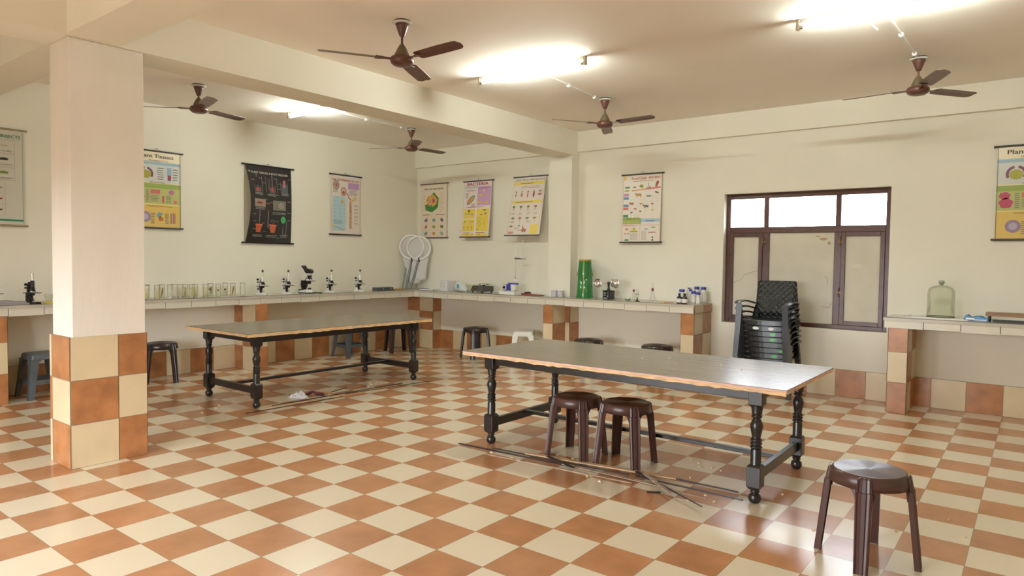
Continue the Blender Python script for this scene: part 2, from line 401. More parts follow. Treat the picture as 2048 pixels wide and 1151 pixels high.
def pier(label, x0, x1, y0, y1, zt, px, py, us_x=None, us_y=None, flips=(1, 1)):
    """tiled support under a worktop"""
    mb = MB(); bx(mb, x0, x1, y0, y1, 0, zt, M_grout); zs = [0, 1.0, 2.0, zt]
    ux = us_x or [x0, x1]; uy = us_y or [y0, y1]
    tiles(mb, (0, y0, 0), (1,0,0), (0,-1,0), ux, zs, px); tiles(mb, (x1, 0, 0), (0,1,0), (1,0,0), uy, zs, py)
    if y1 < YB-0.5: tiles(mb, (0, y1, 0), (1,0,0), (0,1,0), ux, zs, px)
    if x0 > XL+0.5: tiles(mb, (x0, 0, 0), (0,1,0), (-1,0,0), uy, zs, py)
    o = mb.build('worktop_pier'); tag(o, label, 'pier', 'tiled piers under the worktops'); return o
zb = ZT-FH-0.001
pier('tiled pier holding the worktop below the row of jars, left of the far table', XL, XA-0.01, 8.0, 8.56, zb, 0, 0, us_x=[XL, -16.2, XA-0.01])
pier('tiled pier at the far left edge, beside the grey stool and left of the pillar', XL, XA-0.01, -1.32, -0.80, zb, 0, 0, us_x=[XL, -16.2, XA-0.01])
pier('tiled pier holding the worktop below the petri dish stacks', -6.90, -6.38, YA+0.05, 18.26, zb, 0, 1)
pier('tiled end pier of the long worktop, below the reagent bottles', -0.30, 0.24, YA+0.05, YB-0.05, zb, 0, 1, us_y=[YA+0.05, 18.1, YB-0.05])
mb = MB(); tiles(mb, (0.262, 0, 0), (0,1,0), (1,0,0), [YA, 18.1, YB-0.05], [zb, ZT-0.02], 1)
o = mb.build('end_tiles'); o.parent = [x for x in bpy.data.objects if x.name.startswith('worktop_pier')][-1]
pier('tiled pier at the left end of the worktop with the bell jar', 6.94, 7.50, YA+0.02, YB-0.05, ZT2-FH-0.001, 0, 1, us_y=[YA+0.02, 18.1, YB-0.05])

# ------------------------------------------------------------------ tables
M_ttop = mat('table_laminate', (0.20, 0.165, 0.125), 0.25, noise=0.10, nscale=3, bump=0.04, bscale=25, stretch=(0.5, 10, 1))
M_ply = mat('plywood_edge', (0.76, 0.52, 0.28), 0.7, noise=0.25, nscale=14, stretch=(1, 1, 6))
M_plyp = mat('plywood_edge_pink', (0.76, 0.50, 0.42), 0.7, noise=0.15, nscale=14)
def leg_mb(x, y, H):
    mb = MB(); mb.M = Matrix.Translation((x, y, 0)); B = M_black
    mb.lathe([(0.012, 0), (0.030, 0.008), (0.038, 0.028), (0.034, 0.052), (0.020, 0.062), (0.024, 0.068), (0.030, 0.074), (0.024, 0.082), (0.032, 0.09), (0.036, 0.096)], B, 20)
    q = 0.042
    mb.loft([[(-q*k, -q*k, z), (q*k, -q*k, z), (q*k, q*k, z), (-q*k, q*k, z)] for k, z in ((0.72, 0.088), (1, 0.106), (1, 0.226), (0.75, 0.240))], B)
    mb.lathe([(0.034, 0.236), (0.031, 0.242), (0.031, 0.325), (0.027, 0.335), (0.036, 0.342), (0.036, 0.349), (0.026, 0.356), (0.035, 0.364), (0.035, 0.371), (0.026, 0.378),
              (0.034, 0.386), (0.034, 0.393), (0.024, 0.402), (0.030, 0.43), (0.037, 0.462), (0.037, 0.482), (0.028, 0.505), (0.020, 0.520), (0.031, 0.528), (0.031, 0.536), (0.024, 0.543),
              (0.032, 0.55), (0.030, 0.56), (0.036, 0.590), (0.036, 0.600)], B, 20)
    mb.loft([[(-q*k, -q*k, z), (q*k, -q*k, z), (q*k, q*k, z), (-q*k, q*k, z)] for k, z in ((0.75, 0.592), (1, 0.606), (1, H))], B)
    return mb
def make_table(label, x0, x1, y0, y1, lx0, lx1, ly0, ly1, long_x, edge2, pink_y=False):
    cx, cy = (x0+x1)/2, (y0+y1)/2; t = thing('work_table', label, 'table', P(cx, cy), group=None)
    f = lambda v: v*T
    hx, hy = (x1-x0)/2*T, (y1-y0)/2*T; H = 0.705; Z = 0.735
    mb = MB(); mb.box((-hx, -hy, H), (hx, hy, H+0.016), M_ply); mb.box((-hx-0.002, -hy-0.002, H+0.015), (hx+0.002, hy+0.002, Z-0.004), edge2)
    mb.box((-hx-0.003, -hy-0.003, Z-0.004), (hx+0.003, hy+0.003, Z), M_ttop); top = mb.build('tabletop', t)
    rnd = random.Random(7); mb = MB(); n = 60   # chipped lower ply, ragged along the front edge
    L2 = 2*(hx if long_x else hy); prof = [(-L2/2+L2*k/n, H-0.0015-rnd.random()**2*0.008) for k in range(n+1)]
    poly = prof+[(L2/2, H+0.010), (-L2/2, H+0.010)]
    if long_x: mb.prism(poly, -hy-0.0035, -hy+0.006, M_ply, 'y')
    else: mb.prism(poly, hx-0.006, hx+0.0035, M_ply, 'x')
    mb.build('chipped_edge', top)
    X0, X1, Y0, Y1 = (lx0-cx)*T, (lx1-cx)*T, (ly0-cy)*T, (ly1-cy)*T
    for x in (X0, X1):
        for y in (Y0, Y1): leg_mb(x, y, H).build('leg', t, bevel=0.003)
    for a, b in (((X0, Y0), (X1, Y0)), ((X1, Y0), (X1, Y1)), ((X1, Y1), (X0, Y1)), ((X0, Y1), (X0, Y0))):
        mb = MB()
        if a[1] == b[1]: mb.box((min(a[0], b[0])+0.04, a[1]-0.016, H-0.075), (max(a[0], b[0])-0.04, a[1]+0.016, H-0.001), M_black)
        else: mb.box((a[0]-0.016, min(a[1], b[1])+0.04, H-0.075), (a[0]+0.016, max(a[1], b[1])-0.04, H-0.001), M_black)
        mb.build('apron', t, bevel=0.003)
    if long_x:
        for x in (X0, X1): mb = MB(); mb.box((x-0.018, Y0+0.04, 0.135), (x+0.018, Y1-0.04, 0.20), M_black); mb.build('end_stretcher', t, bevel=0.003)
        mb = MB(); ym = (Y0+Y1)/2; mb.box((X0+0.018, ym-0.025, 0.172), (X1-0.018, ym+0.025, 0.198), M_black); mb.build('centre_stretcher', t, bevel=0.003)
    else:
        for y in (Y0, Y1): mb = MB(); mb.box((X0+0.04, y-0.018, 0.135), (X1-0.04, y+0.018, 0.20), M_black); mb.build('end_stretcher', t, bevel=0.003)
        mb = MB(); xm = (X0+X1)/2; mb.box((xm-0.025, Y0+0.018, 0.172), (xm+0.025, Y1-0.018, 0.198), M_black); mb.build('centre_stretcher', t, bevel=0.003)
    return t
make_table('large dark-topped table with turned black legs in the middle, two brown stools beneath it', -1.13, 7.08, 5.27, 9.0, -0.50, 6.40, 5.72, 8.72, True, M_plyp)
make_table('farther dark-topped table with turned black legs, crosswise near the left wall', -12.15, -8.42, 3.48, 11.6, -11.80, -8.88, 4.08, 11.05, False, M_ply)

# ------------------------------------------------------------------ plastic stools
M_stool = mat('stool_brown', (0.075, 0.034, 0.028), 0.32)
M_stoold = mat('stool_dark', (0.030, 0.018, 0.016), 0.28)
M_greyp = mat('stool_grey', (0.085, 0.10, 0.115), 0.40, noise=0.15, nscale=10)
M_whitep = mat('stool_white', (0.74, 0.73, 0.66), 0.35)
def round_stool(label, m, loc, rz, group):
    t = thing('plastic_stool', label, 'stool', loc, rz, group)
    H = 0.45; mb = MB()
    prof = [(0.176, H-0.066), (0.182, H-0.066), (0.176, H-0.030), (0.171, H-0.010), (0.163, H-0.002), (0.156, H)]
    r = 0.150
    while r > 0.02: prof += [(r, H-0.002), (r-0.0035, H-0.0002)]; r -= 0.0085
    prof += [(0.008, H-0.003), (0.0, H-0.003)]
    mb.lathe(prof, m, 40, smooth=True, cap=False)
    mb.lathe([(0.172, H-0.066), (0.166, H-0.02), (0.0, H-0.008)], m, 40, cap=False)
    for k in range(4):      # curved webs where each leg meets the rim
        for s in (-1, 1):
            a0 = k*math.pi/2+s*0.21; rr = 0.178
            pts = [(a0+s*0.24*(1-j/7), H-0.062-0.062*(j/7)**2.6) for j in range(8)]
            for j in range(7):
                (aa, za), (ab, zb_) = pts[j], pts[j+1]; q = []
                for rad in (rr, rr-0.006):
                    q.append([(rad*math.cos(aa), rad*math.sin(aa), H-0.058), (rad*math.cos(ab), rad*math.sin(ab), H-0.058), (rad*math.cos(ab), rad*math.sin(ab), zb_), (rad*math.cos(aa), rad*math.sin(aa), za-0.0005)])
                mb.loft(q, m)
    seat = mb.build('seat', t)
    sec = [(-.038,-.020),(-.038,.004),(-.031,.010),(-.025,.003),(-.014,.002),(-.009,.009),(.009,.009),(.014,.002),(.025,.003),(.031,.010),(.038,.004),(.038,-.020),(.033,-.020),(.033,-.003),(-.033,-.003),(-.033,-.020)]
    for k in range(4):
        mb = MB(); mb.M = Matrix.Rotation(k*math.pi/2, 4, 'Z'); secs = []
        for z, rad, w in ((0.0, 0.228, 0.82), (0.20, 0.206, 0.92), (0.375, 0.187, 1.0), (0.378, 0.183, 0.9), (H-0.014, 0.172, 0.82), (H-0.006, 0.168, 0.6)):
            secs.append([(rad+n, tt*w, z) for tt, n in sec])
        mb.loft([list(q) for q in secs], m); mb.build('leg', t)
    return t
def square_stool(label, m, loc, rz, group=None):
    t = thing('plastic_stool', label, 'stool', loc, rz, group); H = 0.45; a = 0.135; b = 0.185; mb = MB()
    def ring(h, z, rr=0.035):
        q = []
        for cx, cy, s in ((h-rr, h-rr, 0), (-h+rr, h-rr, 1), (-h+rr, -h+rr, 2), (h-rr, -h+rr, 3)):
            for j in range(5): an = (s+j/4)*math.pi/2; q.append((cx+rr*math.cos(an), cy+rr*math.sin(an), z))
        return q
    mb.loft([ring(a+0.012, H-0.055), ring(a+0.004, H-0.012), ring(a-0.006, H)], m)
    mb.build('seat', t, bevel=0.002)
    for sx in (-1, 1):
        for sy in (-1, 1):
            mb = MB()
            def L(h, z, w, th=0.007): 
                x, y = h, h; q = [(x, y), (x-w, y), (x-w, y-th), (x-th, y-th), (x-th, y-w), (x, y-w)]
                return [(sx*p, sy*r_, z) for p, r_ in q]
            mb.loft([L(b, 0, 0.05), L(b-0.018, 0.16, 0.058), L(a+0.013, H-0.07, 0.075), L(a+0.012, H-0.05, 0.10)], m); mb.build('leg', t)
    for k in range(4):
        mb = MB(); mb.M = Matrix.Rotation(k*math.pi/2, 4, 'Z'); h = b-0.019; mb.box((-h+0.05, h-0.010, 0.145), (h-0.05, h-0.003, 0.19), m); mb.build('rail', t)
        # arch below the seat edge
        mb = MB(); mb.M = Matrix.Rotation(k*math.pi/2, 4, 'Z'); h = a+0.010
        mb.box((-0.04, h-0.006, H-0.060), (0.04, h, H-0.053), m)
        for s in (-1, 1):
            pts = [(s*(0.03+0.055*j/6), H-0.055-0.045*(j/6)**2.2) for j in range(7)]
            for j in range(6):
                (xa, za), (xb, zb_) = pts[j], pts[j+1]
                mb.loft([[(xa, yy, H-0.054), (xb, yy, H-0.054), (xb, yy, zb_), (xa, yy, za-0.0005)] for yy in (h, h-0.006)], m)
        mb.build('arch', t)
    return t
R_ = math.radians
s0 = round_stool('brown round plastic stool standing alone in the right foreground', M_stool, P(8.69, 4.32), R_(4), 'round brown plastic stools')
copy_tree(s0, 'left one of the two round brown stools under the large middle table', P(1.80, 6.28), R_(46), 'round brown plastic stools')
copy_tree(s0, 'right one of the two round brown stools under the large middle table', P(3.07, 6.46), R_(47), 'round brown plastic stools')
d0 = round_stool('dark round stool by the back wall between the two tables, beside the white stool', M_stoold, P(-11.0, 17.35), R_(30), 'round dark plastic stools')
copy_tree(d0, 'dark round stool seen beyond the middle table below the green can', P(-4.35, 17.0), R_(12), 'round dark plastic stools')
copy_tree(d0, 'dark round stool seen beyond the middle table, left of the worktop end pier', P(-1.25, 17.15), R_(40), 'round dark plastic stools')
copy_tree(d0, 'dark round stool behind the right end of the far table, legs showing', P(-15.35, 16.25), R_(20), 'round dark plastic stools')
copy_tree(d0, 'dark round stool partly hidden by the pillar, below the specimen jars', P(-15.75, 4.30), R_(20), 'round dark plastic stools')
square_stool('square grey plastic stool left of the pillar under the worktop', M_greyp, P(-15.95, 0.38), R_(2), 'square grey plastic stools')
square_stool('square grey plastic stool against the left wall, seen under the far table', M_greyp, P(-15.95, 13.55), R_(3), 'square grey plastic stools')
square_stool('square white plastic stool by the back wall behind the large table', M_whitep, P(-8.35, 17.75), R_(32))

# ------------------------------------------------------------------ stack of chairs
def chair_weave():
    m = mat('chair_black_woven', (0.020, 0.021, 0.021), 0.42); nt = m.node_tree; N = nt.nodes; L = nt.links; b = N['Principled BSDF']
    tc = N.new('ShaderNodeTexCoord'); mp = N.new('ShaderNodeMapping'); mp.inputs['Rotation'].default_value = (0, math.radians(45), 0)
    L.new(tc.outputs['Object'], mp.inputs[0]); sp = N.new('ShaderNodeSeparateXYZ'); L.new(mp.outputs[0], sp.inputs[0])
    outs = []
    for k in (0, 2):
        a = N.new('ShaderNodeMath'); a.operation = 'MULTIPLY'; a.inputs[1].default_value = 2*math.pi/0.046; L.new(sp.outputs[k], a.inputs[0])
        s = N.new('ShaderNodeMath'); s.operation = 'SINE'; L.new(a.outputs[0], s.inputs[0]); outs.append(s.outputs[0])
    mu = N.new('ShaderNodeMath'); mu.operation = 'ADD'; L.new(outs[0], mu.inputs[0]); L.new(outs[1], mu.inputs[1])
    bp = N.new('ShaderNodeBump'); bp.inputs['Strength'].default_value = 0.6; bp.inputs['Distance'].default_value = 0.006
    L.new(mu.outputs[0], bp.inputs['Height']); L.new(bp.outputs[0], b.inputs['Normal']); return m
M_chair = mat('chair_black', (0.014, 0.015, 0.015), 0.28); M_weave = chair_weave()
M_chairg = mat('armrest_grey', (0.13, 0.135, 0.13), 0.5)
M_stg = mat('green_sticker', (0.10, 0.55, 0.16), 0.4); M_stw = mat('white_sticker', (0.75, 0.78, 0.76), 0.5)
def make_chair():
    t = thing('plastic_armchair', 'x', 'chair', (0, 0, 0)); m = M_chair
    mb = MB(); mb.box((-0.225, 0.02, 0.405), (0.225, 0.44, 0.418), m)       # seat with bowed front apron
    secs = []
    for k in range(11):
        x = -0.235+0.47*k/10; y = 0.0+0.030*(2*k/10-1)**2
        secs.append([(x, y, 0.362+0.006*(2*k/10-1)**2), (x, y+0.010, 0.362), (x, y+0.030, 0.418), (x, y+0.004, 0.416)])
    mb.loft(secs, m, smooth=False); seat = mb.build('seat', t, bevel=0.002)
    mb = MB(); secs = []; n = 9                                             # backrest, cut lower corners
    for j, (z, w, y) in enumerate(((0.455, 0.140, 0.425), (0.50, 0.178, 0.438), (0.545, 0.200, 0.450), (0.62, 0.208, 0.470), (0.72, 0.212, 0.500), (0.80, 0.212, 0.526), (0.825, 0.206, 0.534), (0.833, 0.190, 0.537))):
        f = []; bk = []
        for k in range(n):
            u = -1+2*k/(n-1); yy = y-0.018*u*u; f.append((w*u, yy, z)); bk.append((w*u, yy+0.014, z))
        secs.append(f+bk[::-1])
    mb.loft(secs, M_weave, smooth=True); mb.build('backrest', t)
    for s in (-1, 1):
        mb = MB(); path = [(s*0.262, -0.015, 0.592), (s*0.268, 0.05, 0.612), (s*0.272, 0.15, 0.616), (s*0.268, 0.28, 0.610), (s*0.250, 0.38, 0.595), (s*0.215, 0.452, 0.575)]
        secs = []
        for i, (x, y, z) in enumerate(path):
            w = (0.030, 0.036, 0.038, 0.036, 0.030, 0.022)[i]; secs.append([(x-w, y, z-0.008), (x+w, y, z-0.010), (x+w, y, z+0.002), (x, y, z+0.008), (x-w, y, z+0.002)])
        mb.loft(secs, m, smooth=False); mb.build('armrest', t, bevel=0.002)
        mb = MB()                                                          # front leg, an open L-shaped channel up to the arm
        def L(x, y, z, w, d): return [(s*x, y, z), (s*(x-w), y+0.004, z), (s*(x-w), y+0.010, z), (s*(x-0.006), y+0.008, z), (s*(x-0.006), y+d, z), (s*x, y+d, z)]
        mb.loft([L(0.290, -0.045, 0.0, 0.050, 0.05), L(0.280, -0.030, 0.30, 0.058, 0.06), L(0.270, -0.020, 0.59, 0.060, 0.07)], m); mb.build('leg', t)
        mb = MB()
        def K(x, y, z, w, d): return [(s*x, y, z), (s*(x-w), y-0.002, z), (s*(x-w), y-0.009, z), (s*(x-0.006), y-0.009, z), (s*(x-0.006), y-d, z), (s*x, y-d, z)]
        mb.loft([K(0.262, 0.560, 0.0, 0.045, 0.05), K(0.245, 0.500, 0.28, 0.050, 0.06), K(0.232, 0.455, 0.42, 0.052, 0.07), K(0.214, 0.470, 0.56, 0.035, 0.03)], m); mb.build('leg', t)
    return t
ch0 = make_chair()
STK = ['black plastic armchair with woven-pattern backrest, topmost of the stack before the window', 'black armchair second from the top of the stack, white scuff on its front',
       'black armchair third from the top of the stack by the window', 'black armchair fourth from the top of the stack by the window', 'black armchair fifth from the top of the stack by the window',
       'black armchair sixth from the top of the stack by the window', 'black armchair seventh from the top of the stack by the window', 'black armchair at the bottom of the stack by the window']
NCH = 8; CH0 = P(3.02, 16.72)
for k in range(NCH):
    lab = STK[NCH-1-k]; loc = CH0+Vector((0, -0.020*k+0.115, 0.0605*k))
    if k == 0: c = ch0; c.location = loc; c['label'] = lab
    else: c = copy_tree(ch0, lab, loc, 0)
    c['group'] = 'stacked black armchairs'
    st = {5: (0.10, M_stg, 'green'), 4: (0.10, M_stg, 'green'), 2: (0.17, M_stg, 'green'), 1: (0.10, M_stg, 'green'), 6: (0.09, M_stw, 'white')}.get(k)
    def sticker(x, m, w=0.030):
        s = MB(); s.add([(x+w*math.cos(q), 0.0036-0.0022+0.0300*(x/0.235)**2*0, 0.390+0.016*math.sin(q)) for q in [i*math.pi/8 for i in range(16)]], [tuple(range(16))], m)
        for i, v in enumerate(s.v): s.v[i] = (v[0], 0.030*(v[0]/0.235)**2+0.004*(v[2]-0.362)/0.054-0.0015, v[2])
        o = s.build('sticker', c); return o
    if st: sticker(st[0], st[1])['label'] = st[2]+' sticker'
    if k == 6: sticker(-0.07, M_stw, 0.035)['label'] = 'white scuff'

# ------------------------------------------------------------------ ceiling fans
def make_fan(label, x, y, rz, zb, m_body=None):
    """zb: blade height in tiles"""
    t = thing('ceiling_fan', label, 'fan', P(x, y, ZC), rz, 'brown three-blade ceiling fans'); D = (ZC-zb)*T
    mb = MB(); mb.lathe([(0.072, -0.022), (0.072, -0.012), (0.03, -0.010), (0.0, -0.010)], M_white, 28, cap=False); mb.lathe([(0.050, -0.024), (0.072, -0.022)], M_white, 28, cap=False); mb.build('ceiling_rose', t)
    mb = MB(); mb.lathe([(0.064, -0.010), (0.062, 0.0)], M_dark, 20); mb.build('hook_plate', t)
    mb = MB(); mb.lathe([(0.014, -0.118), (0.020, -0.112), (0.030, -0.085), (0.045, -0.045), (0.052, -0.026), (0.048, -0.022)], M_fan, 24); mb.build('canopy', t)
    mb = MB(); mb.lathe([(0.009, -D+0.05), (0.009, -0.10)], M_fan, 10); mb.build('down_rod', t)
    mb = MB(); mb.lathe([(0.058, -D+0.018), (0.054, -D+0.035), (0.036, -D+0.075), (0.018, -D+0.105), (0.011, -D+0.112)], M_fanr, 24); mb.build('lower_canopy', t)
    mb = MB(); mb.lathe([(0.030, -D-0.052), (0.060, -D-0.048), (0.080, -D-0.034), (0.088, -D-0.020), (0.088, -D-0.002), (0.080, -D+0.014), (0.055, -D+0.024)], M_fan, 32); mb.build('motor', t)
    for k in range(3):
        mb = MB(); mb.M = Matrix.Rotation(k*2*math.pi/3, 4, 'Z') @ Matrix.Translation((0, 0, -D-0.004))
        def rot(u, w, p=-R_(10)): return [(u, v*math.cos(p), v*math.sin(p)+h) for v, h in w]
        secs = []
        for u, w0, w1 in ((0.165, -0.040, 0.045), (0.19, -0.055, 0.055), (0.40, -0.060, 0.058), (0.57, -0.058, 0.056), (0.600, -0.050, 0.040), (0.612, -0.028, 0.020)):
            secs.append(rot(u, [(w0, 0), (0, 0.004), (w1, 0), (w1, 0.0022), (0, 0.0065), (w0, 0.0022)]))
        mb.loft(secs, M_fan); b = mb.build('blade', t)
        mb = MB(); mb.M = Matrix.Rotation(k*2*math.pi/3, 4, 'Z') @ Matrix.Translation((0, 0, -D-0.004))
        mb.loft([[(u, -w, -0.004), (u, w, 0.0), (u, w, 0.004), (u, -w, 0.0)] for u, w in ((0.078, 0.022), (0.12, 0.014), (0.17, 0.030), (0.20, 0.034))], M_fan); mb.build('blade_bracket', b)
    return t
make_fan('nearest brown ceiling fan, at the top centre above the far table', -1.98, 3.82, R_(118), 9.84)
make_fan('brown ceiling fan in the left bay just right of the pillar', -12.45, 4.1, R_(104), 9.97)
make_fan('brown ceiling fan in the left bay near the far corner', -12.1, 13.95, R_(85), 9.92)
make_fan('brown ceiling fan nearest the column on the back wall, right of the long beam', -1.95, 13.88, R_(116), 9.88)
make_fan('brown ceiling fan at the upper right, before the window', 7.87, 14.6, R_(54), 9.88)

# ------------------------------------------------------------------ tube lights and conduits
M_tube = emit_mat('lit_tube', (0.93, 1.0, 0.90), 135.0)
def tube_light(label, xc, y):
    t = thing('tube_light', label, 'light', P(xc, y, ZC), 0, 'ceiling tube lights')
    mb = MB(); mb.box((-0.60, -0.016, -0.032), (0.60, 0.016, 0.0), M_white); mb.build('batten', t, bevel=0.002)
    mb = MB(); mb.lathe([(0.014, -0.585), (0.014, 0.585)], M_tube, 16, c=(0, -0.006, -0.058), axis=(1, 0, 0)); mb.build('tube', t)
    for s in (-1, 1):
        mb = MB(); mb.box((s*0.600-0.012, -0.020, -0.076), (s*0.600+0.012, 0.014, 0.0), M_holder); h = mb.build('lamp_holder', t, bevel=0.003)
        mb = MB(); mb.lathe([(0.0145, 0.560), (0.0145, 0.588)], M_steel, 16, c=(0, -0.006, -0.058), axis=(s, 0, 0)); mb.build('tube_cap', t)
    return t
M_holder = mat('holder_cream', (0.55, 0.48, 0.33), 0.5)
TUBES = [(-1.80, 8.98), (-11.75, 8.62), (7.95, 9.45)]
tube_light('lit tube light in the middle of the ceiling, above the far table\'s right side', *TUBES[0])
tube_light('lit tube light in the left bay, partly behind the long beam', *TUBES[1])
tube_light('lit tube light at the upper right edge of the picture', *TUBES[2])
def conduit(label, a, b):
    A, B = P(a[0], a[1], ZC), P(b[0], b[1], ZC); d = B-A; t = thing('conduit', label, 'conduit', A, math.atan2(d.y, d.x), 'ceiling cable conduits'); n = d.length
    mb = MB(); mb.tube([(0, 0, -0.012), (n, 0, -0.012)], 0.008, M_white, 8); mb.build('pipe', t)
    for f in (0.02, 0.5, 0.93):
        mb = MB(); mb.lathe([(0.018, -0.020), (0.018, 0.020)], M_white, 12, c=(n*f, 0, -0.016), axis=(1, 0, 0)); mb.build('clip', t)
conduit('white cable conduit from the middle tube light to the fan by the column', (-1.75, 9.15), (-2.05, 13.6))
conduit('white cable conduit from the left bay tube light to the corner fan', (-11.9, 8.8), (-12.1, 13.65))
conduit('white cable conduit from the upper right tube light to the fan before the window', (7.75, 9.6), (7.85, 14.3))
mb = MB(); a = P(7.45, 9.75, ZC)
mb.tube([(a.x+0.10*k/8, a.y-0.02*k, a.z-0.012-0.075*math.sin(math.pi*k/8)) for k in range(9)], 0.005, M_white, 6)
mb.tube([(a.x+0.02, a.y, a.z-0.05), (a.x+0.02, a.y+0.03, a.z-0.10), (a.x+0.05, a.y+0.05, a.z-0.13)], 0.004, M_white, 6)
tag(mb.build('loose_cable'), 'loose white cable loop hanging beside the upper right tube light', 'cable')

# ------------------------------------------------------------------ microscopes
M_msw = mat('enamel_white', (0.72, 0.71, 0.67), 0.35)
M_chrome = mat('chrome', (0.75, 0.74, 0.72), 0.12, metal=1.0)
def microscope(label, loc, rz, H=0.325, body=None, dark=False, group='white student microscopes on the left worktop'):
    t = thing('microscope', label, 'microscope', loc, rz, group); w = body or M_msw; k = M_blackp; s = H/0.325
    def mk(): m = MB(); m.M = Matrix.Scale(s, 4); return m
    mb = mk(); mb.loft([[(x*q+0.0, y*q, z) for x, y in ((-0.075, -0.045), (-0.05, -0.055), (0.045, -0.055), (0.085, -0.038), (0.085, -0.012), (0.03, -0.012), (0.03, 0.012), (0.085, 0.012), (0.085, 0.038), (0.045, 0.055), (-0.05, 0.055), (-0.075, 0.045))] for q, z in ((1.0, 0), (1.0, 0.014), (0.93, 0.020))], w); mb.build('base', t, bevel=0.002)
    mb = mk(); mb.loft([[(x0, -0.020, z), (x1, -0.020, z), (x1, 0.020, z), (x0, 0.020, z)] for x0, x1, z in ((-0.062, -0.012, 0.018), (-0.062, -0.022, 0.06), (-0.060, -0.030, 0.10), (-0.055, -0.032, 0.118))], w); mb.build('pillar', t, bevel=0.003)
    mb = mk(); mb.lathe([(0.011, -0.028), (0.011, 0.028)], k, 14, c=(-0.040, 0, 0.075), axis=(0, 1, 0)); mb.build('tilt_knob', t)
    mb = mk(); mb.box((-0.024, -0.018, 0.03), (-0.002, 0.018, 0.108), k); mb.box((-0.003, -0.010, 0.085), (0.022, 0.010, 0.098), k); mb.build('bracket', t)
    mb = mk(); mb.box((-0.050, -0.055, 0.110), (0.070, 0.055, 0.117), k); mb.build('stage', t, bevel=0.001)
    mb = mk(); mb.lathe([(0.013, 0.088), (0.016, 0.092), (0.016, 0.110)], k, 14, c=(0.020, 0, 0)); mb.build('condenser', t)
    mb = mk(); mb.lathe([(0.020, -0.003), (0.021, 0.003)], M_chrome, 18, c=(0.022, 0, 0.045), axis=(0.6, 0, 0.8)); mb.tube([(0.0, 0, 0.04), (0.022, 0, 0.043)], 0.004, k, 6); mb.build('mirror', t)
    mb = mk(); mb.loft([[(x0, -0.013, z), (x1, -0.013, z), (x1, 0.013, z), (x0, 0.013, z)] for x0, x1, z in ((-0.054, -0.034, 0.112), (-0.052, -0.030, 0.17), (-0.044, -0.010, 0.205), (-0.030, 0.006, 0.228))], w); mb.build('arm', t, bevel=0.003)
    for z, r in ((0.200, 0.014), (0.165, 0.010)):
        mb = mk(); mb.lathe([(r*0.8, -0.040), (r, -0.036), (r, -0.024), (r*0.5, -0.022), (r*0.5, 0.022), (r, 0.024), (r, 0.036), (r*0.8, 0.040)], k, 16, c=(-0.042, 0, z), axis=(0, 1, 0)); mb.build('focus_knob', t)
    mb = mk(); mb.lathe([(0.018, 0.168), (0.020, 0.175), (0.020, 0.232), (0.013, 0.240)], w if not dark else k, 20, c=(0.012, 0, 0)); mb.build('body_tube', t)
    mb = mk(); mb.lathe([(0.010, 0.238), (0.010, 0.300)], M_chrome, 16, c=(0.012, 0, 0)); mb.build('draw_tube', t)
    mb = mk(); mb.lathe([(0.012, 0.296), (0.013, 0.300), (0.013, 0.318), (0.010, 0.325)], M_chrome if dark else k, 16, c=(0.012, 0, 0)); mb.build('eyepiece', t)
    mb = mk(); mb.lathe([(0.012, 0.150), (0.024, 0.158), (0.024, 0.166), (0.016, 0.172)], k, 18, c=(0.014, 0, 0)); mb.build('nosepiece', t)
    for ax, ln in (((0.75, 0, -1), 0.040), ((0.0, 0.1, -1), 0.032), ((-0.35, -0.5, -1), 0.028)):
        mb = mk(); mb.lathe([(0.0085, 0), (0.0085, ln*0.7), (0.005, ln)], k, 12, c=(0.016+0.012*ax[0], 0.010*ax[1], 0.158), axis=ax); mb.build('objective', t)
    return t
LB = 'student microscopes along the left worktop'
AZ = R_(22)
m1 = microscope('white microscope nearest the specimen jars, leftmost of the white ones', P(-16.1, 8.85, ZT), AZ, group=LB)
copy_tree(m1, 'white microscope second from the specimen jars, left of the binocular microscope', P(-15.95, 10.05, ZT), AZ, LB)
copy_tree(m1, 'white microscope just right of the binocular microscope', P(-15.95, 12.43, ZT), AZ, LB)
copy_tree(m1, 'white microscope beside the grey box, rightmost on the left worktop', P(-15.8, 14.05, ZT), AZ, LB)
d1 = microscope('dark microscope with a silver eyepiece tube, just left of the pillar', P(-15.75, 0.05, ZT), AZ, 0.315, M_black, True, 'dark microscopes left of the pillar')
copy_tree(d1, 'dark microscope cut by the left edge of the picture', P(-15.7, -1.03, ZT), AZ, 'dark microscopes left of the pillar')
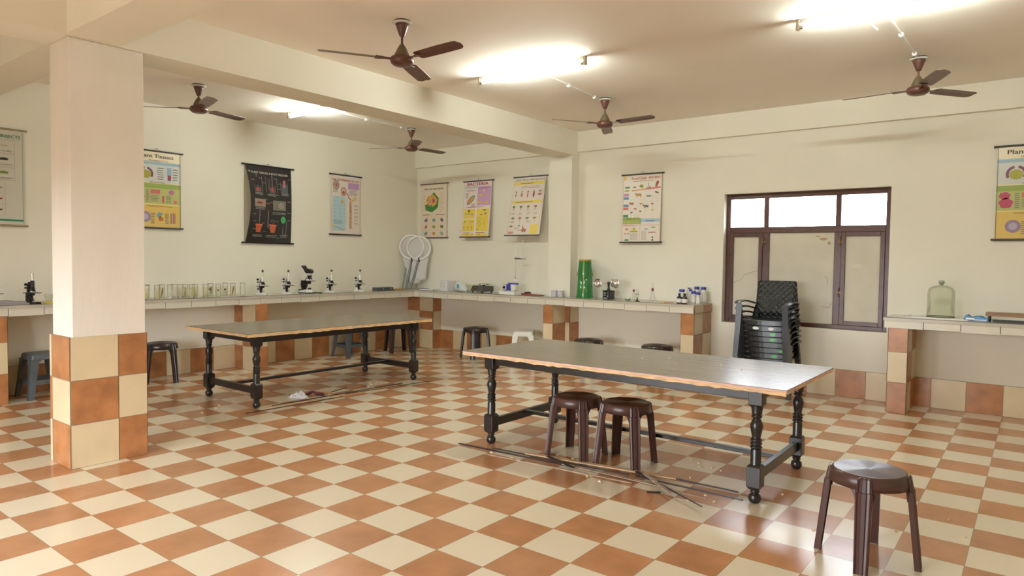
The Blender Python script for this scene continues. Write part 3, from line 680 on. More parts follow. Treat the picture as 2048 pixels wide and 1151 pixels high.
def binocular(loc, rz):
    t = thing('binocular_microscope', 'large black and white binocular microscope between the small white ones', 'microscope', loc, rz); w, k = M_msw, M_blackp
    mb = MB(); mb.loft([[(x, y*q, z) for x, y in ((-0.105, -0.06), (0.02, -0.075), (0.10, -0.05), (0.10, 0.05), (0.02, 0.075), (-0.105, 0.06))] for q, z in ((1, 0.012), (1, 0.035), (0.85, 0.052))], w); mb.build('base', t, bevel=0.004)
    mb = MB(); mb.loft([[(x, y, z) for x, y in ((-0.105, -0.058), (0.098, -0.05), (0.098, 0.05), (-0.105, 0.058))] for z in (0, 0.013)], k); mb.build('base_rim', t)
    mb = MB(); mb.box((-0.10, -0.062, 0.030), (-0.015, 0.062, 0.054), k); mb.build('control_panel', t, bevel=0.003)
    mb = MB(); mb.loft([[(x0, -0.024, z), (x1, -0.024, z), (x1, 0.024, z), (x0, 0.024, z)] for x0, x1, z in ((-0.075, -0.03, 0.05), (-0.085, -0.01, 0.09), (-0.09, 0.0, 0.13), (-0.075, -0.025, 0.18))], k); mb.build('pillar', t, bevel=0.004)
    for z, r in ((0.105, 0.022), (0.165, 0.016)):
        mb = MB(); mb.lathe([(r*0.8, -0.052), (r, -0.046), (r, -0.028), (r*0.4, -0.026), (r*0.4, 0.026), (r, 0.028), (r, 0.046), (r*0.8, 0.052)], k, 18, c=(-0.055, 0, z), axis=(0, 1, 0)); mb.build('focus_knob', t)
    mb = MB(); mb.box((-0.065, -0.07, 0.165), (0.085, 0.07, 0.173), k); mb.build('stage', t, bevel=0.002)
    mb = MB(); mb.lathe([(0.016, 0.130), (0.024, 0.138), (0.024, 0.166)], k, 16, c=(0.03, 0, 0)); mb.build('condenser', t)
    mb = MB(); mb.lathe([(0.024, 0.052), (0.022, 0.068), (0.014, 0.078)], k, 16, c=(0.035, 0, 0)); mb.build('lamp_housing', t)
    mb = MB(); mb.loft([[(x0, -0.018, z), (x1, -0.018, z), (x1, 0.018, z), (x0, 0.018, z)] for x0, x1, z in ((-0.072, -0.035, 0.172), (-0.06, -0.015, 0.205), (-0.035, 0.02, 0.235), (-0.020, 0.055, 0.248), (-0.015, 0.058, 0.262))], w); mb.build('arm', t, bevel=0.004)
    mb = MB(); mb.lathe([(0.018, 0.222), (0.030, 0.230), (0.032, 0.246)], k, 20, c=(0.035, 0, 0)); mb.build('nosepiece', t)
    for ax, ln in (((0.7, 0, -1), 0.045), ((0, 0, -1), 0.042), ((-0.6, 0.3, -1), 0.036)):
        mb = MB(); mb.lathe([(0.010, 0), (0.010, ln*0.7), (0.006, ln)], k, 12, c=(0.035+0.014*ax[0], 0, 0.228), axis=ax); mb.build('objective', t)
    mb = MB(); mb.lathe([(0.034, 0.260), (0.034, 0.276)], w, 22, c=(0.032, 0, 0)); mb.build('head_ring', t)
    mb = MB(); mb.loft([[(x0, -y, z), (x1, -y, z), (x1, y, z), (x0, y, z)] for x0, x1, y, z in ((-0.005, 0.070, 0.028, 0.275), (-0.018, 0.078, 0.040, 0.295), (-0.030, 0.065, 0.045, 0.325), (-0.030, 0.030, 0.040, 0.342))], k); mb.build('binocular_head', t, bevel=0.004)
    for y in (-0.030, 0.030):
        mb = MB(); mb.lathe([(0.014, 0), (0.014, 0.050), (0.017, 0.054), (0.017, 0.074), (0.013, 0.078)], k, 16, c=(-0.012, y, 0.318), axis=(-0.62, 0, 0.78)); mb.build('eyepiece', t)
    mb = MB(); mb.tube([(0.098, 0.04, 0.012), (0.14, 0.06, 0.006), (0.17, 0.04, 0.006), (0.20, 0.055, 0.006), (0.18, 0.075, 0.006), (0.15, 0.07, 0.010)], 0.006, k, 8); mb.build('power_cord', t)
    return t
binocular(P(-15.95, 11.1, ZT), R_(25))

# ------------------------------------------------------------------ specimen jars
M_liq = glass_mat('preserving_liquid', (0.965, 0.955, 0.88), refl=0.1)
M_lid = mat('jar_lid', (0.32, 0.31, 0.27), 0.25); M_spec = mat('specimen_pale', (0.70, 0.64, 0.46), 0.7, noise=0.15, nscale=40)
M_specb = mat('specimen_brown', (0.33, 0.17, 0.06), 0.7, noise=0.3, nscale=50); M_specd = mat('specimen_dark', (0.07, 0.05, 0.04), 0.7)
M_card = mat('backing_card', (0.74, 0.72, 0.62), 0.6); M_cotton = mat('white_block', (0.9, 0.9, 0.9), 0.5)
def make_jar(label, loc, kind):
    t = thing('specimen_jar', label, 'jar', loc, 0.3, 'glass specimen jars on the left worktop'); r = 0.033; H = 0.160
    mb = MB(); mb.lathe([(r-0.004, 0.0), (r, 0.003), (r, H-0.008), (r-0.003, H-0.004), (r+0.001, H)], M_glass, 24, cap=False)
    mb.lathe([(0.0, 0.004), (r-0.004, 0.004)], M_glass, 24, cap=False); mb.build('glass_body', t)
    mb = MB(); mb.lathe([(r+0.002, H), (r+0.003, H+0.004)], M_lid, 24); mb.build('lid', t)
    if kind != 'clear':
        mb = MB(); mb.lathe([(r-0.003, 0.006), (r-0.003, H*0.80)], M_liq, 20, cap=False); mb.build('liquid', t)
    mb = MB()
    if kind == 'card': mb.box((-0.017, -0.003, 0.012), (0.017, 0.0, 0.125), M_card); mb.lathe([(0.001, -0.03), (0.007, -0.015), (0.009, 0.0), (0.006, 0.02), (0.001, 0.032)], M_spec, 10, c=(0, -0.010, 0.07)); mb.build('mounted_specimen', t)
    elif kind == 'leaf': mb.tube([(-0.012, 0, 0.012), (-0.004, 0, 0.04), (0.006, 0, 0.075), (0.012, 0, 0.11), (0.012, 0, 0.13)], 0.006, M_specb, 8, rs=[0.003, 0.005, 0.008, 0.007, 0.003]); mb.build('curved_specimen', t)
    elif kind == 'root': mb.lathe([(0.012, 0.012), (0.016, 0.03), (0.010, 0.06), (0.014, 0.085), (0.005, 0.105), (0.001, 0.115)], M_spec, 10); mb.build('pale_specimen', t)
    elif kind == 'fruit': mb.box((-0.018, 0.004, 0.012), (0.018, 0.007, 0.12), M_card); mb.lathe([(0.004, -0.02), (0.013, -0.01), (0.015, 0.004), (0.008, 0.018), (0.002, 0.022)], M_specb, 12, c=(0, -0.006, 0.095)); mb.lathe([(0.014, 0.012), (0.016, 0.03), (0.006, 0.045)], M_cotton, 10); mb.build('brown_specimen', t)
    elif kind == 'beetle': mb.box((-0.016, 0.002, 0.012), (0.016, 0.005, 0.105), M_cotton); mb.lathe([(0.002, -0.013), (0.008, -0.006), (0.009, 0.003), (0.004, 0.012)], M_specd, 10, c=(0.0, -0.006, 0.085), axis=(1, 0, 0.2)); mb.build('dark_specimen', t)
    else: mb.box((-0.012, -0.012, 0.006), (0.010, 0.010, 0.026), M_cotton); mb.build('white_block', t)
    return t
JARS = [(-15.5, 3.65, 'root'), (-15.95, 3.88, 'clear'), (-15.5, 4.06, 'root'), (-15.9, 4.42, 'leaf'), (-15.5, 4.55, 'clear'), (-16.15, 5.01, 'clear'), (-15.5, 4.94, 'card'), (-15.9, 5.34, 'card'),
        (-15.45, 5.37, 'card'), (-15.85, 5.72, 'root'), (-15.5, 5.96, 'root'), (-15.97, 6.42, 'fruit'), (-15.5, 6.5, 'beetle'), (-16.1, 7.14, 'beetle'), (-15.78, 7.29, 'leaf'), (-15.84, 7.78, 'clear')]
JL = ['glass jar nearest the pillar, front row of the specimen jars', 'clear glass jar nearest the pillar, in the back row', 'glass jar with a pale root, second of the front row from the pillar',
      'glass jar with a long curved brown specimen', 'clear glass jar with a white block at the bottom, right of the curved brown specimen', 'empty-looking clear jar in the back row behind the white block',
      'glass jar with a pale specimen card, first of the three card jars', 'glass jar with a pale card in the back row between the card jars', 'glass jar with a pale card, last of the three card jars',
      'glass jar with a yellowish specimen just right of the card jars', 'slim pale specimen jar left of the round brown specimen', 'glass jar with a round brown specimen above a white lump',
      'glass jar with a dark beetle on a white card', 'glass jar with a small dark spot, behind right of the beetle jar', 'glass jar with a brown twig, second from the right end', 'clear glass jar with a white block, rightmost of the row']
for (x, y, k), lab in zip(JARS, JL): make_jar(lab, P(x, y, ZT), k)

def simple(name, label, cat, mb, loc, rz=0.0, group=None, bevel=0.0):
    o = mb.build(name, loc=loc, rot=(0, 0, rz), bevel=bevel); return tag(o, label, cat, group)

# left of the pillar: folders and a small beaker on a yellow dish
M_lilac = mat('lilac_card', (0.36, 0.31, 0.33), 0.6)
mb = MB(); mb.box((-0.08, -0.13, 0), (0.08, 0.13, 0.016), M_lilac); simple('folder', 'lilac-grey folder lowest in the pile left of the dark microscope', 'folder', mb, P(-15.7, -0.55, ZT), 0.1, 'lilac folders', 0.002)
mb = MB(); mb.box((-0.08, -0.12, 0), (0.08, 0.12, 0.014), M_lilac); simple('folder', 'lilac-grey folder in the middle of the pile left of the dark microscope', 'folder', mb, P(-15.72, -0.57, ZT)+Vector((0, 0, 0.0162)), -0.05, 'lilac folders', 0.002)
mb = MB(); mb.box((-0.075, -0.06, 0), (0.075, 0.06, 0.012), M_lilac); simple('folder', 'short lilac-grey folder on top of the pile left of the dark microscope', 'folder', mb, P(-15.75, -0.75, ZT)+Vector((0, 0, 0.0306)), 0.12, 'lilac folders', 0.002)
t = thing('dish_lamp', 'small glass cup on a yellow base beside the pillar', 'glassware', P(-15.35, 0.42, ZT))
M_yel = mat('yellow_plastic', (0.55, 0.43, 0.04), 0.4)
mb = MB(); mb.lathe([(0.050, 0), (0.050, 0.012), (0.030, 0.024)], M_yel, 20); mb.build('base', t)
mb = MB(); mb.lathe([(0.020, 0.024), (0.028, 0.05), (0.042, 0.095), (0.046, 0.10)], M_glassg, 20, cap=False); mb.build('cup', t)
# far end of the left worktop
M_gbox = mat('grey_box', (0.075, 0.080, 0.080), 0.5)
t = thing('instrument_box', 'long dark grey box near the corner of the left worktop', 'box', P(-15.75, 15.55, ZT), R_(2))
mb = MB(); mb.box((-0.06, -0.165, 0), (0.06, 0.165, 0.052), M_gbox); mb.build('body', t, bevel=0.003)
for y in (-0.05, 0.11): mb = MB(); mb.box((0.058, y-0.010, 0.018), (0.0625, y+0.010, 0.038), M_steel); mb.build('clasp', t)
mb = MB(); mb.box((-0.04, -0.14, 0), (0.04, 0.14, 0.018), mat('cork', (0.42, 0.22, 0.08), 0.8, noise=0.4, nscale=18)); simple('cork_strip', 'mottled brown cork strip lying right of the grey box', 'strip', mb, P(-15.9, 16.65, ZT), R_(3))
mb = MB(); mb.box((-0.014, -0.10, 0), (0.014, 0.10, 0.010), mat('slat_orange', (0.52, 0.29, 0.10), 0.7)); simple('cork_strip', 'small orange-brown strip in front of the mottled cork one', 'strip', mb, P(-15.55, 16.55, ZT), R_(8))

# insect nets leaning in the corner
M_net = glass_mat('net_mesh', (0.75, 0.74, 0.74), 0.6, 0.2)
def net_mat():
    m = bpy.data.materials.new('white_netting'); m.use_nodes = True; nt = m.node_tree; N = nt.nodes; L = nt.links; N.clear()
    o = N.new('ShaderNodeOutputMaterial'); mx = N.new('ShaderNodeMixShader'); t_ = N.new('ShaderNodeBsdfTransparent'); d = N.new('ShaderNodeBsdfDiffuse'); d.inputs[0].default_value = (0.82, 0.80, 0.80, 1)
    mx.inputs[0].default_value = 0.65; L.new(t_.outputs[0], mx.inputs[1]); L.new(d.outputs[0], mx.inputs[2]); L.new(mx.outputs[0], o.inputs[0]); return m
M_netting = net_mat(); M_hoop = mat('hoop_white', (0.80, 0.79, 0.78), 0.5); M_pole = mat('pole_grey', (0.20, 0.23, 0.22), 0.4, metal=0.5)
def net(label, base, c, R, drop, dx):
    t = thing('insect_net', label, 'net', base, R_(45), 'white insect nets leaning in the corner'); inv = Matrix.Rotation(-R_(45), 3, 'Z')
    c = inv @ (Vector(c)-Vector(base)); n = 30
    mb = MB(); mb.tube([(0, 0, 0), (c.x, c.y, c.z-R)], 0.018, M_pole, 8); mb.build('pole', t)
    mb = MB(); mb.tube([(c.x+R*math.cos(2*math.pi*k/n), c.y, c.z+R*math.sin(2*math.pi*k/n)) for k in range(n)], 0.017, M_hoop, 8, closed=True); mb.build('hoop', t)
    mb = MB(); mb.lathe([(0.019, -0.035), (0.019, 0.03)], M_blackp, 10, c=(c.x, c.y, c.z-R-0.01)); mb.build('socket', t)
    secs = []
    for j in range(15):
        f = j/14; q = []; g = math.sin(math.pi*min(1, f*1.15)/2)
        for k in range(n):
            a = 2*math.pi*k/n; w = 1+0.07*math.sin(5*a+0.6*j)*f
            rx = R*(0.97-0.50*f)*w; rz_ = R*(1-0.80*f); dy = (0.020+0.055*g)*(1-0.4*f)*(0.5+0.5*math.sin(a)) if f < 1 else 0.02
            q.append((c.x+rx*math.cos(a)+dx*f, c.y+0.004+dy*(0.4+f), c.z+rz_*math.sin(a)-drop*f))
        secs.append(q)
    mb = MB(); mb.loft(secs, M_netting, smooth=True, cap=False); mb.build('bag', t)
net('white insect net leaning in the corner, front hoop of the two', P(-16.45, 17.85, ZT), P(-16.28, 18.08, 5.46), 0.192, 0.56, 0.05)
net('white insect net leaning in the corner, rear hoop of the two', P(-16.28, 18.0, ZT), P(-15.98, 18.32, 5.42), 0.186, 0.50, 0.03)
mb = MB(); mb.tube([(0, 0, 0), (0.03, 0.045, 0.34)], 0.011, M_pole, 8); simple('net_pole', 'short bare grey pole leaning beside the insect nets', 'pole', mb, P(-16.60, 17.72, ZT)+Vector((0, 0, 0.004)))

# ------------------------------------------------------------------ back worktop
M_paper = mat('paper_white', (0.76, 0.75, 0.72), 0.7); M_ltx = mat('box_white', (0.68, 0.66, 0.70), 0.5); M_greyt = mat('print_grey', (0.35, 0.34, 0.36), 0.7)
M_blue = mat('lab_blue', (0.035, 0.05, 0.33), 0.35); M_sky = mat('print_blue', (0.09, 0.33, 0.62), 0.4); M_red = mat('tray_red', (0.30, 0.04, 0.035), 0.4)
M_pink = mat('pen_pink', (0.55, 0.12, 0.14), 0.5); M_pen = mat('pen_dark_blue', (0.03, 0.05, 0.2), 0.4)
for i, (x, y, a, m, lab) in enumerate([(-15.25, 18.0, 0.15, M_pen, 'dark blue pencil lying left in the loose pencils near the corner'), (-14.95, 18.1, -0.1, M_pink, 'pink pencil lying in the middle of the loose pencils near the corner'), (-14.6, 18.0, 0.05, M_white, 'white pencil lying right in the loose pencils near the corner')]):
    mb = MB(); mb.lathe([(0.001, 0), (0.004, 0.012), (0.004, 0.17)], m, 6, axis=(1, 0, 0)); simple('pencil', lab, 'pencil', mb, P(x, y, ZT)+Vector((-0.08, 0, 0.0165+0.0002)), a, 'loose pencils')
mb = MB(); mb.box((-0.13, -0.07, 0), (0.13, 0.07, 0.003), M_paper); mb.box((-0.10, -0.075, 0.003), (0.15, 0.06, 0.006), M_paper); mb.box((-0.12, -0.06, 0.006), (0.13, 0.065, 0.012), M_paper)
simple('papers', 'low pile of white papers under the loose pencils near the corner', 'paper', mb, P(-14.95, 18.05, ZT), 0.1)
t = thing('carton', 'white printed carton on the back worktop near the corner', 'box', P(-13.62, 18.1, ZT), R_(-8))
mb = MB(); mb.box((-0.095, -0.08, 0), (0.095, 0.08, 0.162), M_ltx); mb.build('body', t, bevel=0.002)
mb = MB(); mb.box((-0.088, -0.0815, 0.04), (0.07, -0.0802, 0.125), M_paper)
for k in range(5): mb.box((-0.075, -0.0822, 0.055+k*0.014), (-0.02+0.02*math.sin(k*2), -0.0815, 0.060+k*0.014), M_greyt); mb.box((0.0, -0.0822, 0.055+k*0.014), (0.045+0.01*math.sin(k*3), -0.0815, 0.060+k*0.014), M_greyt)
mb.build('printed_label', t)
# plastic packet
t = thing('plastic_packet', 'bulging white plastic packet with blue print, between carton and balance', 'packet', P(-12.60, 18.0, ZT), R_(-4))
M_bag = mat('bag_plastic', (0.66, 0.70, 0.68), 0.2, noise=0.1, nscale=12, bump=0.5, bscale=25); secs = []
for j in range(9):
    f = j/8; x = -0.11+0.24*f; rr = (0.045, 0.075, 0.080, 0.078, 0.074, 0.068, 0.060, 0.045, 0.02)[j]
    secs.append([(x+0.012*math.sin(k*2.1+j), 0.75*rr*math.cos(2*math.pi*k/16), rr+rr*math.sin(2*math.pi*k/16)*(1+0.06*math.sin(3*k+j))+0.001) for k in range(16)])
mb = MB(); mb.loft(secs, M_bag, smooth=True); mb.build('bag', t)
mb = MB(); mb.add([(0.0+0.022*math.cos(a), -0.064-0.003*math.cos(a)*0, 0.085+0.035*math.sin(a)) for a in [k*math.pi/10 for k in range(20)]], [tuple(range(20))], M_sky); mb.build('blue_print', t)
mb = MB(); mb.box((-0.15, -0.03, 0), (0.15, 0.03, 0.10), mat('flat_box_beige', (0.62, 0.57, 0.42), 0.6)); simple('carton', 'flat beige carton standing behind the packet and the balance', 'box', mb, P(-12.65, 18.75, ZT), 0, None, 0.002)
# balance
M_bal = mat('balance_grey', (0.085, 0.088, 0.085), 0.45); M_balp = mat('balance_panel', (0.055, 0.045, 0.028), 0.3)
t = thing('weighing_balance', 'dark grey electronic balance with a round steel pan on the back worktop', 'balance', P(-11.25, 18.05, ZT), R_(-14))
mb = MB(); mb.prism([(-0.15, 0.022), (0.17, 0.022), (0.17, 0.105), (-0.09, 0.108)], -0.10, 0.10, M_bal, 'y'); mb.build('body', t, bevel=0.003)
mb = MB(); mb.loft([[(x+sx, -0.1015-d, z) for x, z in ((-0.125, 0.05), (0.03, 0.05), (0.045, 0.103), (-0.085, 0.103))] for sx, d in ((0, 0), (0, 0.002))], M_balp); mb.build('display_panel', t)
for x in (-0.06, -0.02): mb = MB(); mb.lathe([(0.007, 0), (0.007, 0.003)], M_greyt if x > -0.05 else M_blackp, 10, c=(x, -0.1035, 0.08), axis=(0, -1, 0)); mb.build('button', t)
for x, y in ((-0.11, -0.08), (0.14, -0.08), (-0.11, 0.08), (0.14, 0.08)): mb = MB(); mb.lathe([(0.014, 0), (0.014, 0.022)], M_blackp, 12, c=(x, y, 0)); mb.build('foot', t)
mb = MB(); mb.lathe([(0.02, 0.106), (0.02, 0.118), (0.082, 0.120), (0.085, 0.138), (0.08, 0.138), (0.078, 0.124), (0.0, 0.124)], M_steel, 28, c=(0.06, 0, 0), cap=False); mb.build('pan', t)
for i, x in enumerate((-10.66, -10.5, -10.42)):
    mb = MB(); mb.lathe([(0.006, 0), (0.006, 0.009), (0.002, 0.011)], M_dark, 10); simple('brass_weight', ('tiny dark weight right of the balance, leftmost of three', 'tiny dark weight right of the balance, middle of three', 'tiny dark weight right of the balance, rightmost of three')[i], 'weight', mb, P(x, 17.7, ZT), 0, 'tiny weights beside the balance')
# burette stand
t = thing('burette_stand', 'thin glass burette with a white rod and clamp above the blue stirrer', 'stand', P(-9.15, 18.55, ZT))
mb = MB(); mb.box((-0.10, -0.06, 0), (0.06, 0.06, 0.012), M_white); mb.build('base', t, bevel=0.002)
mb = MB(); mb.tube([(0.0, 0, 0.012), (0.02, 0, 0.79)], 0.005, M_white, 8); mb.build('rod', t)
mb = MB(); mb.tube([(-0.085, -0.03, 0.25), (-0.08, -0.03, 0.78)], 0.0075, glass_mat('burette_glass', (0.97, 0.97, 0.96), 0.05, 0.65), 12); mb.build('burette', t)
mb = MB(); mb.tube([(-0.086, -0.03, 0.19), (-0.085, -0.03, 0.25)], 0.004, M_cotton, 8); mb.build('burette_tip', t)
mb = MB(); mb.lathe([(0.009, -0.012), (0.009, 0.012)], M_greyt, 10, c=(-0.085, -0.03, 0.235)); mb.build('stopcock', t)
mb = MB(); mb.tube([(-0.10, -0.032, 0.52), (-0.05, -0.03, 0.52), (0.0, -0.01, 0.515), (0.085, 0, 0.515)], 0.006, M_gbox, 8, rs=[0.010, 0.012, 0.006, 0.003]); mb.build('clamp', t)
# stirrer on white slab
mb = MB(); mb.box((-0.15, -0.09, 0), (0.15, 0.09, 0.048), mat('foam_white', (0.80, 0.79, 0.76), 0.8)); simple('foam_slab', 'white foam slab under the blue and white heater', 'slab', mb, P(-9.25, 17.85, ZT), R_(-6), None, 0.004)
t = thing('water_bath', 'small white round heater with blue rim and control box, on a foam slab', 'heater', P(-9.10, 17.85, ZT)+Vector((0, 0, 0.0485)), R_(-6))
mb = MB(); mb.lathe([(0.055, 0.0), (0.070, 0.012), (0.078, 0.05), (0.078, 0.098)], M_white, 28); mb.build('body', t)
mb = MB(); mb.lathe([(0.081, 0.098), (0.082, 0.118), (0.0, 0.119)], M_blue, 28, cap=False); mb.build('rim', t)
mb = MB(); mb.box((-0.125, -0.092, 0.012), (0.02, -0.045, 0.098), M_blue); mb.build('control_box', t, bevel=0.003)
mb = MB(); mb.box((-0.122, -0.0945, 0.022), (-0.05, -0.0925, 0.095), M_ltx); mb.build('control_panel', t)
mb = MB(); mb.lathe([(0.021, 0), (0.018, 0.016)], M_blackp, 18, c=(-0.088, -0.095, 0.055), axis=(0, -1, 0)); mb.build('dial', t)
for x, y in ((-0.10, -0.05), (0.06, -0.03)): mb = MB(); mb.tube([(x, y, 0.0), (x+0.01*(-1 if x < 0 else 2), y, 0.018)], 0.004, M_blackp, 6); mb.build('foot', t)
t = thing('dissecting_tray', 'flat red tray on the back worktop left of the petri dishes', 'tray', P(-8.05, 18.0, ZT), R_(-3))
mb = MB(); mb.prism([(-0.16, 0), (0.16, 0), (0.165, 0.012), (0.02, 0.016), (-0.165, 0.028)], -0.06, 0.06, M_red, 'y'); mb.build('tray', t, bevel=0.002)
mb = MB(); mb.tube([(-0.13, -0.02, 0), (-0.07, 0.0, 0.004), (-0.04, 0.01, 0)], 0.007, M_blackp, 6, rs=[0.010, 0.013, 0.008]); mb.tube([(-0.10, 0.02, 0.006), (-0.055, -0.01, 0.004)], 0.006, M_blackp, 6)
simple('forceps', 'black forceps lying on the left end of the red tray', 'forceps', mb, P(-8.05, 18.0, ZT)+Vector((0, 0, 0.0335)))
# petri dishes
M_petri = glass_mat('petri_plastic', (0.86, 0.86, 0.92), 0.15, 0.5); M_petl = mat('petri_rim', (0.72, 0.70, 0.74), 0.4)
def petri(label, loc, g):
    mb = MB(); mb.lathe([(0.038, 0.0), (0.040, 0.002), (0.040, 0.012), (0.044, 0.0125), (0.044, 0.021), (0.041, 0.0222)], M_petl, 26); return simple('petri_dish', label, 'dish', mb, loc, 0, g)
for sx, side in ((-6.84, 'left'), (-6.49, 'right')):
    names = ['bottom', 'second from bottom', 'second from top', 'top']
    for k in range(4): petri('pale lilac petri dish, %s of the %s stack' % (names[k], side), P(sx, 18.02, ZT)+Vector((0, 0, 0.0225*k)), 'stacked petri dishes')
# green can
M_green = mat('can_green', (0.012, 0.17, 0.035), 0.22, coat=0.5); M_must = mat('rim_mustard', (0.42, 0.27, 0.035), 0.4)
t = thing('green_can', 'tall tapered green metal can with a mustard rim, beside the column', 'can', P(-5.32, 18.2, ZT), R_(-60))
mb = MB(); mb.lathe([(0.112, 0.0), (0.113, 0.006), (0.106, 0.17), (0.104, 0.172), (0.098, 0.318)], M_green, 40); mb.build('lower_body', t)
mb = MB(); mb.lathe([(0.1005, 0.314), (0.1005, 0.326), (0.084, 0.498)], M_green, 40); mb.build('upper_body', t)
mb = MB(); mb.lathe([(0.086, 0.496), (0.086, 0.516), (0.078, 0.517), (0.0, 0.512)], M_must, 40, cap=False); mb.build('rim', t)
for a in (R_(91), R_(271)):
    mb = MB(); mb.M = Matrix.Rotation(a, 4, 'Z'); mb.box((0.096, -0.010, 0.295), (0.110, 0.010, 0.345), M_must); mb.build('clasp', t, bevel=0.002)
mb = MB(); mb.M = Matrix.Rotation(R_(-9), 4, 'Z')
def band(prof, w=0.0045): mb.loft([[(r+0.0012, -w, z), (r+0.0012, w, z), (r-0.002, w, z), (r-0.002, -w, z)] for r, z in prof], M_must)
band([(0.113, 0.008), (0.106, 0.17), (0.104, 0.172), (0.098, 0.312)]); mb.build('stripe', t)
mb = MB(); mb.M = Matrix.Rotation(R_(-9), 4, 'Z'); band([(0.1005, 0.328), (0.084, 0.494)]); mb.build('stripe', t)
# cup anemometer
t = thing('cup_anemometer', 'black anemometer with shiny metal cups on the worktop beside the green can', 'instrument', P(-4.04, 18.1, ZT), R_(0))
mb = MB(); mb.box((-0.065, -0.045, 0.0), (0.065, 0.045, 0.108), M_blackp); mb.build('body', t, bevel=0.006)
mb = MB(); mb.lathe([(0.084, 0.108), (0.084, 0.114), (0.03, 0.118)], M_blackp, 28); mb.build('top_plate', t)
mb = MB(); mb.lathe([(0.026, 0.114), (0.022, 0.135), (0.014, 0.14), (0.013, 0.19), (0.017, 0.195), (0.017, 0.225), (0.012, 0.232)], M_blackp, 20); mb.build('spindle', t)
mb = MB(); mb.box((-0.048, -0.0465, 0.068), (-0.018, -0.0452, 0.090), mat('lcd_green', (0.30, 0.36, 0.22), 0.3)); mb.build('display', t)
mb = MB()
for x, z, w, h in ((-0.050, 0.050, 0.034, 0.004), (-0.050, 0.012, 0.056, 0.007), (0.012, 0.085, 0.008, 0.005), (0.012, 0.068, 0.008, 0.005), (0.012, 0.050, 0.010, 0.005), (0.012, 0.034, 0.007, 0.010)): mb.box((x, -0.0463, z), (x+w, -0.0452, z+h), M_cotton)
mb.build('panel_print', t)
def cup(ang, R=0.145):
    face = (math.cos(ang+math.pi/2), math.sin(ang+math.pi/2), 0); k = 1.3
    c = (R*math.cos(ang), R*math.sin(ang), 0.210)
    mb = MB(); mb.tube([(0.012*math.cos(ang), 0.012*math.sin(ang), 0.210), ((R-0.05)*math.cos(ang), (R-0.05)*math.sin(ang), 0.210)], 0.003, M_steel, 6); arm = mb.build('cup_arm', t)
    pr = [(0.001, -0.036)]+[(0.042*math.sin(q), -0.040*math.cos(q)+0.002) for q in [k_*math.pi/16 for k_ in range(1, 9)]]
    pr = pr+[(0.046, 0.002), (0.046, 0.005), (0.041, 0.004)]+[(0.040*math.sin(q), -0.037*math.cos(q)+0.003) for q in [k_*math.pi/16 for k_ in range(7, 0, -1)]]
    mb = MB(); mb.lathe([(r*k, z*k) for r, z in pr], M_chrome, 28, c=c, axis=face, cap=False); mb.build('cup', arm)
for q in (218, 98, -22): cup(R_(q))
# small glassware
M_cap = mat('maroon_stopper', (0.27, 0.03, 0.06), 0.4)
t = thing('watch_glass', 'shallow glass dish with green liquid right of the anemometer', 'dish', P(-3.05, 18.0, ZT))
mb = MB(); mb.lathe([(0.034, 0.0), (0.037, 0.003), (0.038, 0.042)], M_glass, 26, cap=False); mb.build('glass_body', t)
mb = MB(); mb.lathe([(0.034, 0.003), (0.035, 0.018)], mat('green_liquid', (0.10, 0.27, 0.17), 0.2), 26); mb.build('green_contents', t)
mb = MB(); mb.tube([(-0.05, 0, 0.004), (0.05, 0.012, 0.004)], 0.003, M_greyt, 6); simple('needle', 'thin dark needle lying between anemometer and green dish', 'needle', mb, P(-3.5, 17.9, ZT))
t = thing('stoppered_tube', 'small glass tube with maroon stopper behind the black-based flask', 'glassware', P(-3.03, 18.5, ZT))
mb = MB(); mb.lathe([(0.016, 0.0), (0.018, 0.01), (0.018, 0.085), (0.010, 0.10), (0.010, 0.112)], M_glass, 18, cap=False); mb.build('glass_body', t)
mb = MB(); mb.lathe([(0.011, 0.105), (0.013, 0.108), (0.013, 0.138)], M_cap, 16); mb.build('stopper', t)
t = thing('funnel_flask', 'tiny glass flask on a black suction base, on the worktop', 'glassware', P(-2.50, 17.8, ZT))
mb = MB(); mb.lathe([(0.036, 0.0), (0.034, 0.005), (0.016, 0.012), (0.008, 0.016), (0.007, 0.044)], M_blackp, 22); mb.build('base', t)
mb = MB(); mb.lathe([(0.006, 0.044), (0.022, 0.062), (0.024, 0.085), (0.014, 0.11), (0.012, 0.155)], M_glass, 20, cap=False); mb.build('glass_body', t)
mb = MB(); mb.tube([(0.020*math.cos(k*math.pi/8), 0.020*math.sin(k*math.pi/8), 0.088) for k in range(16)], 0.003, M_gbox, 6, closed=True); mb.build('ring', t)
t = thing('volumetric_flask', 'glass flask with a maroon band on its neck, left of the reagent bottles', 'glassware', P(-1.95, 18.1, ZT))
mb = MB(); mb.lathe([(0.034, 0.0), (0.040, 0.006), (0.038, 0.03), (0.024, 0.09), (0.012, 0.125), (0.011, 0.235), (0.013, 0.24)], M_glass, 22, cap=False); mb.build('glass_body', t)
mb = MB(); mb.lathe([(0.014, 0.130), (0.015, 0.134), (0.015, 0.165), (0.014, 0.168)], M_cap, 18); mb.build('neck_band', t)
t = thing('clear_vial', 'short clear glass vial in front of the maroon-banded flask', 'glassware', P(-1.58, 17.62, ZT))
mb = MB(); mb.lathe([(0.012, 0), (0.013, 0.052)], M_glass, 16, cap=False); mb.build('glass_body', t)
mb = MB(); mb.lathe([(0.0, 0.001), (0.012, 0.001), (0.012, 0.012), (0.0, 0.012)], M_cotton, 14, cap=False); mb.build('contents', t)
t = thing('wooden_brush', 'small wooden brush lying left of the brown reagent bottles', 'brush', P(-1.12, 17.62, ZT), R_(4))
